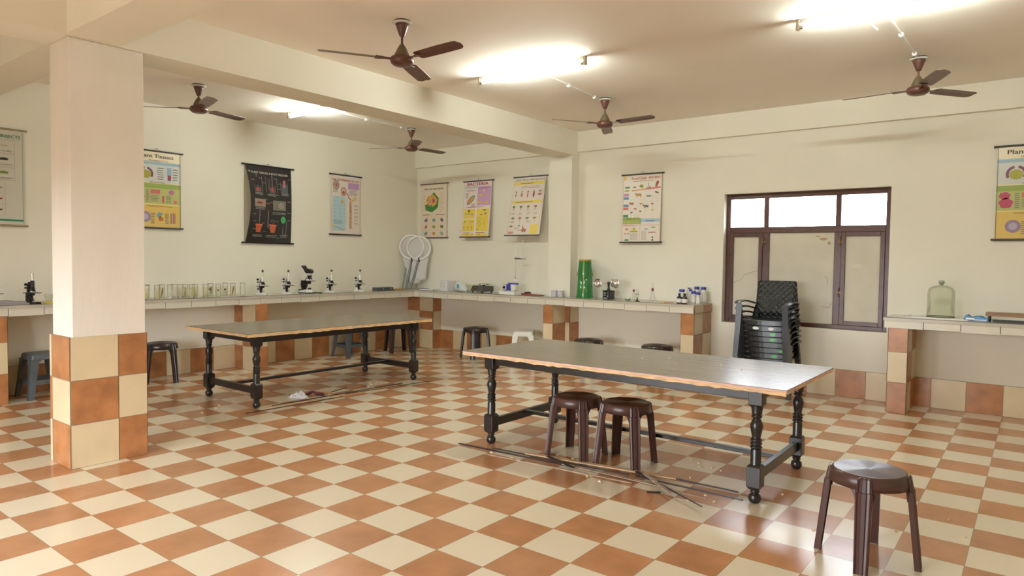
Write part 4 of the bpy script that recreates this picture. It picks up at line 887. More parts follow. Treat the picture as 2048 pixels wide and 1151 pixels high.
mb = MB(); mb.box((-0.075, -0.018, 0), (-0.02, 0.018, 0.014), mat('brush_pale', (0.72, 0.50, 0.20), 0.7)); mb.build('head', t, bevel=0.003)
mb = MB(); mb.tube([(-0.02, 0, 0.007), (0.09, 0.01, 0.012)], 0.006, mat('brush_handle', (0.45, 0.22, 0.08), 0.6), 8); mb.build('handle', t)
# reagent bottles
M_brn = mat('brown_glass', (0.020, 0.010, 0.008), 0.12, coat=0.5); M_cloud = mat('cloudy_plastic', (0.66, 0.65, 0.60), 0.35); M_lab = mat('bottle_label', (0.80, 0.76, 0.74), 0.5)
def bottle(label, x, y, r, H, m, cap, capr, capH, lab=(0.15, 0.62)):
    t = thing('reagent_bottle', label, 'bottle', P(x, y, ZT), R_(-20), 'reagent bottles at the right end of the long worktop'); b = H-capH
    mb = MB(); mb.lathe([(r*0.92, 0.0), (r, 0.004), (r, b*0.72), (r*0.85, b*0.82), (capr*0.82, b*0.93), (capr*0.80, b)], m, 28); mb.build('body', t)
    mb = MB(); mb.lathe([(capr*0.96, b-0.002), (capr, b), (capr, H-0.002), (capr*0.93, H)], cap, 24); mb.build('cap', t)
    mb = MB(); mb.lathe([(r+0.0008, b*lab[0]), (r+0.0008, b*lab[1])], M_lab, 28, cap=False); l = mb.build('label', t)
    mb = MB(); q = r+0.0016
    for k in range(4): a0 = -1.9+0.0*k; mb.add([(q*math.cos(a), q*math.sin(a), z) for z in (b*(lab[0]+0.08+0.1*k), b*(lab[0]+0.11+0.1*k)) for a in ((a0, a0+0.7-0.1*(k % 2)) if z < b*(lab[0]+0.10+0.1*k) else (a0+0.7-0.1*(k % 2), a0))], [(0, 1, 2, 3)], M_greyt if k != 1 else M_pink)
    mb.build('label_print', l)
bottle('small brown glass bottle, left of the two at the front of the reagent bottles', -0.60, 17.75, 0.033, 0.125, M_brn, M_blackp, 0.015, 0.026)
bottle('small brown glass bottle, right of the two at the front of the reagent bottles', -0.36, 17.70, 0.034, 0.125, M_brn, M_blackp, 0.016, 0.026)
bottle('wide blue-capped bottle behind the two brown glass bottles', -0.76, 18.35, 0.038, 0.165, M_cloud, M_blue, 0.034, 0.030)
bottle('pale bottle with a dark cap at the back of the reagent bottles', -0.63, 18.76, 0.030, 0.185, M_cloud, M_gbox, 0.018, 0.015)
bottle('translucent wash bottle with a small violet-blue cap', -0.46, 18.50, 0.030, 0.170, M_cloud, mat('cap_violet', (0.09, 0.05, 0.42), 0.4), 0.017, 0.025)
bottle('short wide blue-capped bottle in the middle of the reagent bottles', -0.22, 18.25, 0.034, 0.152, M_cloud, M_blue, 0.028, 0.032)
bottle('tall blue-capped white bottle at the back, left of the tallest', -0.295, 18.76, 0.036, 0.200, M_cloud, M_blue, 0.031, 0.030)
bottle('slim low blue-capped bottle in front of the tall pair', 0.03, 18.12, 0.024, 0.140, M_cloud, M_blue, 0.026, 0.026)
bottle('tallest blue-capped white bottle at the right end of the worktop', 0.035, 18.66, 0.040, 0.200, M_cloud, M_blue, 0.031, 0.030)
# right worktop
t = thing('bell_jar', 'large clear glass bell jar with a round knob on the right worktop', 'bell jar', P(8.28, 18.15, ZT2)+Vector((0, 0, 0.0125)))
BJ = [(0.122, 0.0), (0.122, 0.006), (0.117, 0.010), (0.116, 0.235), (0.110, 0.268), (0.095, 0.290), (0.060, 0.307), (0.022, 0.313), (0.014, 0.318)]
mb = MB(); mb.lathe(BJ, M_glassg, 44, cap=False); mb.build('dome', t)
mb = MB(); mb.lathe([(0.012, 0.315), (0.016, 0.322), (0.027, 0.336), (0.028, 0.346), (0.020, 0.358), (0.0, 0.362)], mat('knob_glass', (0.30, 0.36, 0.28), 0.15, coat=0.5), 22); mb.build('knob', t)
mb = MB(); mb.tube([(0.120*math.cos(k*math.pi/16), 0.120*math.sin(k*math.pi/16), 0.004) for k in range(32)], 0.004, glass_mat('glass_rim', (0.55, 0.58, 0.48), 0.1, 0.5), 6, closed=True); mb.build('ground_rim', t)
mb = MB(); mb.box((-0.26, -0.16, 0), (0.26, 0.14, 0.004), M_paper); mb.box((-0.20, -0.15, 0.004), (0.25, 0.15, 0.008), M_paper); mb.box((-0.24, -0.13, 0.008), (0.22, 0.14, 0.012), M_paper)
simple('papers', 'white sheets spread under the glass bell jar', 'paper', mb, P(8.25, 18.05, ZT2), R_(-4))
t = thing('blue_packet', 'crumpled blue and white packet beside the wooden stand on the right worktop', 'packet', P(9.25, 18.0, ZT2), R_(-8))
mb = MB(); secs = []
for j in range(8):
    f = j/7; x = -0.085+0.19*f; h = 0.045+0.012*math.sin(j*1.9); secs.append([(x, -0.05, 0.001), (x, 0.05, 0.001), (x, 0.052, h*0.8), (x, 0.0, h+0.008*math.sin(j*2.7)), (x, -0.05, h*0.75)])
mb.loft(secs, mat('packet_blue', (0.03, 0.20, 0.46), 0.3, noise=0.5, nscale=20)); mb.build('wrapper', t)
mb = MB(); mb.box((-0.07, -0.0535, 0.010), (0.0, -0.0515, 0.026), M_cotton); mb.box((0.0, -0.0535, 0.006), (0.095, -0.0515, 0.014), M_cotton); mb.build('white_print', t)
t = thing('wooden_stand', 'low brown wooden stand at the right edge of the right worktop', 'stand', P(9.52, 17.85, ZT2), R_(-1))
M_wood = mat('stand_wood', (0.24, 0.125, 0.055), 0.4, noise=0.3, nscale=8, stretch=(0.4, 6, 6))
mb = MB(); mb.box((0, -0.07, 0.055), (0.62, 0.09, 0.088), M_wood); mb.build('board', t, bevel=0.003)
for x, y in ((0.03, -0.05), (0.03, 0.07), (0.59, -0.05), (0.59, 0.07)): mb = MB(); mb.lathe([(0.006, 0), (0.006, 0.056)], M_blackp, 8, c=(x, y, 0)); mb.build('leg', t)
mb = MB(); mb.box((0.05, 0.0, 0.0005), (0.57, 0.05, 0.020), M_gbox); mb.build('cross_bar', t)

# ------------------------------------------------------------------ wall charts
TXT = {}
def text_mesh(s):
    """letter outlines of a string as flat triangles, 1 unit of font size"""
    if s in TXT: return TXT[s]
    cu = bpy.data.curves.new('lettering', 'FONT'); cu.body = s; cu.resolution_u = 2
    o = bpy.data.objects.new('lettering', cu); COL.objects.link(o); dg = bpy.context.evaluated_depsgraph_get()
    me = bpy.data.meshes.new_from_object(o.evaluated_get(dg)); vs = [(v.co.x, v.co.y) for v in me.vertices]; fs = [tuple(p.vertices) for p in me.polygons]
    bpy.data.objects.remove(o); bpy.data.curves.remove(cu); bpy.data.meshes.remove(me)
    TXT[s] = (vs, fs); return TXT[s]
def pm(rgb):
    n = 'print_%02x%02x%02x' % rgb; return mat(n, srgb(*rgb), 0.32)
class Sheet:
    """a printed sheet: drawn in its own flat coordinates (u right, v up, metres), then bent by fn(u, v) -> distance from the wall"""
    def __init__(s, w, h, bg, fn): s.w, s.h, s.fn = w, h, fn; s.mb = MB(); s.lay = 0.0; s.grid(0, 0, w, h, bg, 10, 14); s.grid(0, 0, w, h, (225, 222, 214), 10, 14, back=True)
    def pt(s, u, v, l): return (u+s.sx(u, v), -(s.fn(u/s.w, v/s.h)+l), v)
    def sx(s, u, v): return 0.0
    def grid(s, u0, v0, u1, v1, c, nu=None, nv=None, back=False):
        l = -0.002 if back else s.lay
        nu = nu or max(1, int((u1-u0)/s.w*8)); nv = nv or max(1, int((v1-v0)/s.h*10)); vs = []; fs = []
        for j in range(nv+1):
            for i in range(nu+1): vs.append(s.pt(u0+(u1-u0)*i/nu, v0+(v1-v0)*j/nv, l))
        for j in range(nv):
            for i in range(nu): a = j*(nu+1)+i; q = ((a, a+1, a+nu+2), (a, a+nu+2, a+nu+1)); fs += [f[::-1] for f in q] if back else list(q)
        s.mb.add(vs, fs, pm(c), True)
    def up(s): s.lay += 0.0007
    def rect(s, u0, v0, u1, v1, c): s.grid(u0, v0, u1, v1, c)
    def poly(s, pts, c): s.mb.add([s.pt(u, v, s.lay) for u, v in pts], [tuple(range(len(pts)))], pm(c))
    def ell(s, u, v, a, b, c, rot=0.0, n=16, wob=0.0, k=3):
        s.poly([(u+a*math.cos(q)*(1+wob*math.sin(k*q))*math.cos(rot)-b*math.sin(q)*(1+wob*math.sin(k*q))*math.sin(rot), v+a*math.cos(q)*(1+wob*math.sin(k*q))*math.sin(rot)+b*math.sin(q)*(1+wob*math.sin(k*q))*math.cos(rot)) for q in [2*math.pi*j/n for j in range(n)]], c)
    def line(s, pts, wd, c):
        for (a, b), (p, q) in zip(pts, pts[1:]):
            L = math.hypot(p-a, q-b) or 1; nx, ny = -(q-b)/L*wd/2, (p-a)/L*wd/2
            s.poly([(a-nx, b-ny), (p-nx, q-ny), (p+nx, q+ny), (a+nx, b+ny)], c)
    def text(s, t, u, v, width, height, c, bold=0.0):
        vs, fs = text_mesh(t); x0 = min(p[0] for p in vs); x1 = max(p[0] for p in vs); y1 = max(p[1] for p in vs); y0 = min(0, min(p[1] for p in vs))
        sx = width/(x1-x0); sy = height/max(0.3, y1)
        for d in ((0,) if not bold else (-bold, bold)):
            s.mb.add([s.pt(u+(x-x0)*sx+d, v+y*sy, s.lay) for x, y in vs], fs, pm(c))
    def greek(s, u0, v0, u1, v1, n, c=(120, 115, 115), seed=0):
        r = random.Random(seed+int(u0*999+v0*777)); dv = (v1-v0)/n
        for k in range(n): s.poly([(u0, v0+dv*(k+0.25)), (u0+(u1-u0)*r.uniform(0.7, 1), v0+dv*(k+0.25)), (u0+(u1-u0)*r.uniform(0.7, 1), v0+dv*(k+0.6)), (u0, v0+dv*(k+0.6))], c)
    def frame(s, u0, v0, u1, v1, wd, c): s.line([(u0, v0), (u1, v0), (u1, v1), (u0, v1), (u0, v0)], wd, c)
def chart(label, wall, a0, a1, z0, z1, bg, rodc, draw, fn=None, over=0.03, top_off=0.02, tilt=0.0, wall_off=0.02, skew=0.0):
    """wall 'back' (a = x) or 'left' (a = y); a0..a1, z0..z1 in tiles are the rods' ends; fn bends the sheet, tilt pushes the bottom off the wall"""
    w = (a1-a0)*T; h = (z1-z0)*T
    if wall == 'back': loc = P(a0, YB, z0)+Vector((0, -wall_off, 0)); rz = 0.0
    else: loc = P(XL, a0, z0)+Vector((wall_off, 0, 0)); rz = math.pi/2
    t = thing('wall_chart', label, 'wall chart', loc, rz, 'hanging school charts')
    f0 = fn or (lambda a, b: 0.0); f = lambda a, b: f0(a, b)+tilt*(1-b)
    sh = Sheet(w-2*over, h-0.006, bg, f); sh.sx = lambda u, v: skew*(1-v/h)
    draw(sh)
    o = sh.mb.build('sheet', t); o.location = (over, 0, 0.003)
    for z, nm in ((h, 'top_rod'), (0, 'bottom_rod')):
        tl = f(0.5, 1.0) if z else tilt; kx = 0 if z else skew
        mb = MB(); mb.tube([(kx, -tl-0.001, z), (w+kx, -tl-0.001, z)], 0.010, pm(rodc), 10); r = mb.build(nm, t)
    mb = MB(); mb.tube([(w*0.40, -0.001, h+0.006), (w/2, 0.006, h+0.030), (w*0.60, -0.001, h+0.006)], 0.0022, M_greyt, 5); mb.build('hanging_string', t)
    mb = MB(); mb.lathe([(0.004, 0), (0.004, 0.022)], M_dark, 8, c=(w/2, wall_off-0.001, h+0.030), axis=(0, -1, 0)); mb.build('nail', t)
    return t
WHT = (226, 216, 205); CRM = (232, 220, 190); DK = (70, 66, 66)
def d_insects(s):
    W, H = s.w, s.h; s.up(); s.text('OF INSECTS', W-0.272, H-0.085, 0.242, 0.032, (38, 120, 90), 0.0015); s.line([(0.1, H-0.100), (W-0.03, H-0.100)], 0.002, (38, 120, 90))
    s.rect(0.0, 0.040, W-0.012, 0.060, (30, 125, 88)); s.line([(W-0.012, 0.02), (W-0.012, H-0.02)], 0.003, (60, 120, 96))
    x = W-0.175
    for k, (nm, c) in enumerate((('Mantidfly', (190, 180, 160)), ('Ground beetle', (30, 26, 40)), ('Grasshopper', (120, 140, 50)))):
        v = H-0.175-0.135*k; s.frame(x-0.16, v-0.065, x+0.095, v+0.060, 0.002, (170, 130, 140)); s.text(nm, x-0.07, v-0.050, 0.145, 0.016, (90, 80, 90))
        s.up(); s.ell(x, v+0.012, 0.042, 0.013, c, 0.0, 14, 0.15, 5)
        if k:
            for q in (-0.026, -0.008, 0.010, 0.028): s.line([(x+q, v+0.030), (x+q+0.006, v-0.004)], 0.0025, c)
    for k, c in enumerate(((150, 140, 140), (170, 70, 50), (90, 60, 50))):
        v = H-0.60-0.110*k; s.line([(x-0.16, v-0.045), (x+0.010, v-0.045), (x+0.010, v+0.065)], 0.002, (180, 120, 140)); s.ell(x-0.045, v+0.012, 0.034, 0.011, c, 0, 12, 0.2, 4); s.greek(x-0.12, v-0.035, x-0.06, v-0.018, 1, (110, 100, 110))
def d_tissues(s):
    W, H = s.w, s.h; m = W; s.up(); s.rect(0.0, H*0.595, W, H*0.845, (205, 208, 206)); s.rect(0, H*0.31, W, H*0.575, (186, 190, 120)); s.rect(0, 0.01, W, H*0.30, (220, 190, 105)); s.rect(0, H*0.30, W, H*0.31, (235, 220, 150))
    s.up(); s.rect(0.0, H*0.825, W, H*0.865, (150, 180, 196)); s.rect(0, H*0.52, W, H*0.58, (150, 170, 84))
    s.up(); s.text('Plant Tissues', W*0.14, H*0.915, W*0.70, 0.042, DK, 0.0015); s.text('Meristematic Tissue', W*0.33, H*0.872, W*0.40, 0.018, (150, 60, 50)); s.text('Permanent Tissue', W*0.36, H*0.588, W*0.30, 0.016, (140, 60, 50)); s.text('Complex Permanent Tissue', W*0.26, H*0.275, W*0.55, 0.016, (140, 60, 50))
    u = W*0.27; v = H*0.70
    for q0, q1, c, r0, r1 in ((-0.5, 1.35, (120, 60, 90), 0.058, 0.082), (1.8, 3.64, (120, 60, 90), 0.058, 0.082)):
        s.poly([(u+r1*math.cos(q0+(q1-q0)*j/7), v+r1*math.sin(q0+(q1-q0)*j/7)) for j in range(8)]+[(u+r0*math.cos(q1-(q1-q0)*j/7), v+r0*math.sin(q1-(q1-q0)*j/7)) for j in range(8)], c)
    s.up(); s.ell(u, v-0.005, 0.054, 0.048, (165, 160, 50), 0, 14, 0.04, 5)
    s.rect(W*0.72, H*0.63, W*0.79, H*0.70, (150, 50, 90)); s.rect(W*0.71, H*0.70, W*0.80, H*0.80, (140, 175, 200)); s.rect(W*0.73, H*0.61, W*0.78, H*0.63, (180, 200, 215))
    s.greek(W*0.5, H*0.63, W*0.66, H*0.80, 6); s.greek(W*0.83, H*0.63, W*0.95, H*0.80, 5)
    s.ell(W*0.12, H*0.47, 0.045, 0.035, (185, 75, 105), 0, 16, 0.12, 6); s.ell(W*0.14, H*0.39, 0.055, 0.05, (185, 75, 105), 0, 16, 0.1, 5); s.rect(W*0.36, H*0.445, W*0.56, H*0.50, (205, 110, 110)); s.ell(W*0.80, H*0.475, 0.035, 0.030, (180, 120, 150), 0, 14, 0.2, 7)
    s.rect(W*0.60, H*0.33, W*0.645, H*0.42, (200, 100, 110)); s.ell(W*0.88, H*0.35, 0.022, 0.022, (215, 110, 120)); s.greek(W*0.36, H*0.34, W*0.56, H*0.43, 5); s.greek(W*0.68, H*0.33, W*0.82, H*0.43, 5); s.greek(W*0.26, H*0.33, W*0.34, H*0.50, 8)
    s.ell(W*0.25, H*0.14, 0.062, 0.062, (150, 130, 160), 0, 16, 0.05, 8); s.up(); s.ell(W*0.25, H*0.14, 0.035, 0.035, (180, 170, 190)); s.ell(W*0.55, H*0.17, 0.035, 0.030, (110, 160, 180), 0, 12, 0.2, 4); s.ell(W*0.57, H*0.12, 0.03, 0.03, (190, 110, 70), 0, 12, 0.2, 5); s.up(); s.ell(W*0.60, H*0.155, 0.018, 0.018, (220, 200, 60))
    s.rect(W*0.78, H*0.06, W*0.88, H*0.20, (170, 110, 90)); s.up(); s.rect(W*0.80, H*0.06, W*0.82, H*0.20, (200, 190, 170)); s.rect(W*0.85, H*0.06, W*0.86, H*0.20, (200, 170, 150)); s.greek(W*0.36, H*0.05, W*0.46, H*0.20, 7); s.greek(W*0.66, H*0.05, W*0.75, H*0.20, 7)
    s.frame(0.006, 0.006, W-0.006, H-0.006, 0.004, DK)
def d_osmosis(s):
    W, H = s.w, s.h; G = (170, 172, 168); F = (150, 150, 146); s.up(); s.up()
    s.text('PLANT OSMOSIS & ROOT PRESSURE', W*0.10, H*0.895, W*0.82, 0.026, (205, 200, 185), 0.0008); s.ell(W*0.055, H*0.915, 0.020, 0.012, (150, 150, 140))
    def vess(u, v, w_, h_, c=(150, 80, 72), fill=0.6, tube=0.16):
        s.line([(u-w_/2, v+h_), (u-w_/2, v), (u+w_/2, v), (u+w_/2, v+h_)], 0.004, F); s.up(); s.rect(u-w_/2+0.012, v+0.005, u+w_/2-0.012, v+h_*fill, c); s.line([(u-0.006, v+h_*0.4), (u-0.006, v+h_+tube)], 0.003, G); s.line([(u+0.006, v+h_*0.4), (u+0.006, v+h_+tube)], 0.003, G)
    vess(W*0.20, H*0.66, 0.10, 0.085); vess(W*0.55, H*0.66, 0.085, 0.10, (160, 75, 70), 0.7, 0.14); vess(W*0.83, H*0.67, 0.11, 0.15, (84, 92, 110), 0.8, 0.0); s.up(); s.rect(W*0.80, H*0.74, W*0.86, H*0.84, (170, 110, 110))
    for x in (0.31, 0.40, 0.66): s.line([(W*x, H*0.66), (W*x, H*0.86)], 0.005, F)
    s.line([(W*0.46, H*0.84), (W*0.46, H*0.69), (W*0.49, H*0.68), (W*0.49, H*0.84)], 0.004, F)
    for i, (x, y, w_) in enumerate(((0.12, 0.615, 0.20), (0.42, 0.61, 0.28), (0.76, 0.63, 0.18), (0.12, 0.425, 0.28), (0.54, 0.375, 0.36), (0.12, 0.075, 0.24), (0.42, 0.07, 0.28), (0.74, 0.075, 0.18))): s.greek(W*x, H*y, W*(x+w_), H*(y+0.036), 2, (160, 158, 150), i)
    for i, (x, y) in enumerate(((0.06, 0.80), (0.24, 0.83), (0.31, 0.77), (0.58, 0.84), (0.68, 0.71), (0.68, 0.78), (0.92, 0.85), (0.36, 0.56), (0.36, 0.51), (0.90, 0.55), (0.90, 0.40), (0.08, 0.36), (0.10, 0.27), (0.10, 0.17), (0.34, 0.14), (0.30, 0.25), (0.50, 0.21), (0.62, 0.28), (0.66, 0.06), (0.90, 0.30))): s.greek(W*x, H*y, W*(x+0.075), H*(y+0.014), 1, (165, 162, 155), i)
    s.rect(W*0.10, H*0.465, W*0.37, H*0.565, (150, 130, 120)); s.up(); s.ell(W*0.22, H*0.515, 0.05, 0.016, (130, 40, 36), 0, 12, 0.3, 4)
    s.rect(W*0.55, H*0.43, W*0.86, H*0.56, (120, 118, 108)); s.up(); s.ell(W*0.75, H*0.495, 0.045, 0.045, (160, 150, 110), 0, 16, 0.12, 8); s.up(); s.ell(W*0.75, H*0.495, 0.024, 0.024, (140, 130, 160), 0, 12, 0.15, 6)
    r = random.Random(3)
    for k in range(40): s.ell(W*r.uniform(0.56, 0.85), H*r.uniform(0.435, 0.555), 0.004, 0.004, (70, 66, 60), 0, 6)
    s.line([(W*0.42, H*0.50), (W*0.48, H*0.53), (W*0.55, H*0.53)], 0.010, (160, 90, 50))
    for x in (0.23, 0.56):
        u = W*x; v = H*0.135; s.poly([(u-0.034, v), (u+0.034, v), (u+0.052, v+0.095), (u-0.052, v+0.095)], (190, 90, 62)); s.rect(u-0.058, v+0.090, u+0.058, v+0.110, (200, 110, 80)); s.line([(u, v+0.11), (u, v+0.15)], 0.008, (150, 80, 60))
    for d in (-0.005, 0.005): s.line([(W*0.23+d, H*0.26), (W*0.23+d, H*0.42)], 0.003, G); s.line([(W*0.44+d, H*0.20), (W*0.44+d, H*0.42)], 0.003, G)
    s.line([(W*0.55+0.03*math.cos(q), H*0.27+0.03*math.sin(q)) for q in [math.pi*k/8 for k in range(9)]], 0.006, (130, 140, 160)); s.line([(W*0.49+0.022*math.cos(q), H*0.215+0.03*math.sin(q)) for q in [math.pi*k/6 for k in range(13)]], 0.004, (150, 155, 160))
    s.ell(W*0.80, H*0.31, 0.042, 0.048, (60, 160, 92)); s.line([(W*0.80, H*0.27), (W*0.80, H*0.20)], 0.006, (60, 120, 80)); s.line([(W*0.80, H*0.20), (W*0.79, H*0.13), (W*0.82, H*0.105), (W*0.87, H*0.12), (W*0.88, H*0.30)], 0.004, G)
def d_dna(s):
    W, H = s.w, s.h; s.up(); s.text('DNA: DEOXYRIBONUCLEIC ACID', W*0.04, H*0.90, W*0.92, 0.034, (196, 74, 74), 0.001); s.rect(W*0.58, H*0.78, W*0.96, H*0.885, (192, 150, 196)); s.greek(W*0.62, H*0.67, W*0.96, H*0.775, 8, (130, 120, 130)); s.greek(W*0.06, H*0.70, W*0.24, H*0.76, 4)
    s.ell(W*0.17, H*0.83, 0.062, 0.072, (140, 158, 132), 0, 18, 0.04, 9); s.up(); s.ell(W*0.17, H*0.83, 0.042, 0.050, (196, 150, 150)); s.up(); s.ell(W*0.18, H*0.83, 0.024, 0.028, (190, 100, 100))
    s.ell(W*0.42, H*0.725, 0.052, 0.066, (176, 110, 104)); s.up(); s.ell(W*0.42, H*0.725, 0.038, 0.050, (216, 190, 180)); s.up(); s.ell(W*0.42, H*0.71, 0.022, 0.028, (160, 84, 78), 0, 12, 0.2, 4)
    s.line([(W*0.52, H*0.70), (W*0.58, H*0.67), (W*0.60, H*0.62), (W*0.66, H*0.61), (W*0.66, H*0.57)], 0.016, (190, 110, 120)); s.line([(W*0.70, H*0.56), (W*0.82, H*0.66), (W*0.86, H*0.62), (W*0.76, H*0.585)], 0.012, (206, 176, 60))
    s.rect(W*0.05, H*0.06, W*0.48, H*0.64, (176, 204, 214)); s.up(); s.ell(W*0.37, H*0.55, 0.024, 0.024, (224, 170, 80), 0, 12, 0.15, 6)
    r = random.Random(5)
    for k in range(16): s.line([(W*(0.09+0.17*(k % 3)), H*(0.22+0.065*(k//3))), (W*(0.13+0.17*(k % 3)), H*(0.245+0.065*(k//3))), (W*(0.17+0.17*(k % 3)), H*(0.215+0.065*(k//3)))], 0.003, (120, 150, 165))
    s.greek(W*0.08, H*0.17, W*0.44, H*0.25, 4, (110, 140, 160)); s.ell(W*0.07, H*0.14, 0.018, 0.018, (224, 180, 80)); s.line([(W*0.12, H*0.13), (W*0.44, H*0.08)], 0.008, (140, 150, 150))
    for ph in (0, math.pi): s.line([(W*0.66+0.024*math.sin(k*0.9+ph), H*(0.56-0.0175*k)) for k in range(27)], 0.009, (206, 140, 84) if ph else (214, 160, 100))
    for k in range(27): s.line([(W*0.66-0.02*math.sin(k*0.9), H*(0.56-0.0175*k)), (W*0.66+0.02*math.sin(k*0.9), H*(0.56-0.0175*k))], 0.003, (180, 100, 60))
    for k in range(6): s.greek(W*0.78, H*(0.18+0.06*k), W*0.95, H*(0.21+0.06*k), 2, (140, 132, 140), k)
    s.frame(0.005, 0.005, W-0.005, H-0.005, 0.003, (216, 150, 140))
def d_cell(s):
    W, H = s.w, s.h; s.up(); s.text('Plant Cell', W*0.12, H*0.895, W*0.28, 0.030, DK, 0.0008); s.text('पादप कोशिका', W*0.44, H*0.895, W*0.42, 0.032, DK, 0.0008)
    s.poly([(W*0.48, H*0.85), (W*0.68, H*0.73), (W*0.65, H*0.56), (W*0.42, H*0.475), (W*0.16, H*0.51), (W*0.13, H*0.62), (W*0.30, H*0.64), (W*0.24, H*0.75), (W*0.38, H*0.80)], (66, 134, 66)); s.up()
    s.poly([(W*0.44, H*0.82), (W*0.62, H*0.71), (W*0.58, H*0.62), (W*0.42, H*0.575), (W*0.18, H*0.62), (W*0.20, H*0.73), (W*0.36, H*0.80)], (224, 176, 84)); s.up()
    for x, y, a, b, c in ((0.47, 0.69, .045, .045, (208, 110, 120)), (0.33, 0.68, .018, .034, (170, 140, 190)), (0.26, 0.62, .026, .016, (200, 110, 60)), (0.38, 0.60, .026, .014, (70, 120, 190)), (0.28, 0.76, .016, .012, (196, 90, 60)), (0.41, 0.77, .016, .018, (110, 160, 60)), (0.24, 0.71, .012, .016, (190, 90, 60))): s.ell(W*x, H*y, a, b, c, 0, 14, 0.08, 5)
    s.up(); s.ell(W*0.48, H*0.69, 0.022, 0.022, (190, 80, 110))
    for k in range(11): s.greek(W*0.72, H*(0.48+0.033*k), W*(0.80+0.12*(k % 3)/2), H*(0.492+0.033*k), 1, (196, 120, 110), k)
    for k in range(6): s.greek(W*0.05, H*(0.50+0.055*k), W*0.17, H*(0.512+0.055*k), 1, (150, 140, 130), k)
    s.greek(W*0.04, H*0.415, W*0.44, H*0.44, 1, (120, 80, 80)); s.greek(W*0.56, H*0.415, W*0.96, H*0.44, 1, (120, 80, 80))
    for x in (0.345, 0.66): s.line([(W*x, H*0.02), (W*x, H*0.39)], 0.002, (214, 150, 140))
    for y in (0.39, 0.265, 0.14): s.line([(W*0.03, H*y), (W*0.97, H*y)], 0.002, (214, 150, 140))
    cc = [((120, 100, 150), (120, 160, 150), (110, 110, 140)), ((200, 130, 130), (150, 160, 70), (90, 140, 80)), ((130, 150, 170), (224, 160, 80), (150, 180, 170))]
    for j in range(3):
        for i in range(3): s.ell(W*(0.18+0.315*i), H*(0.325-0.125*j), 0.038, 0.026, cc[j][i], 0.6-0.5*i, 14, 0.14, 3+i); s.up(); s.ell(W*(0.19+0.315*i), H*(0.325-0.125*j), 0.013, 0.010, (140, 84, 84)) if (i+j) % 2 else None
    s.frame(0.005, 0.005, W-0.005, H-0.005, 0.0025, (206, 140, 130))
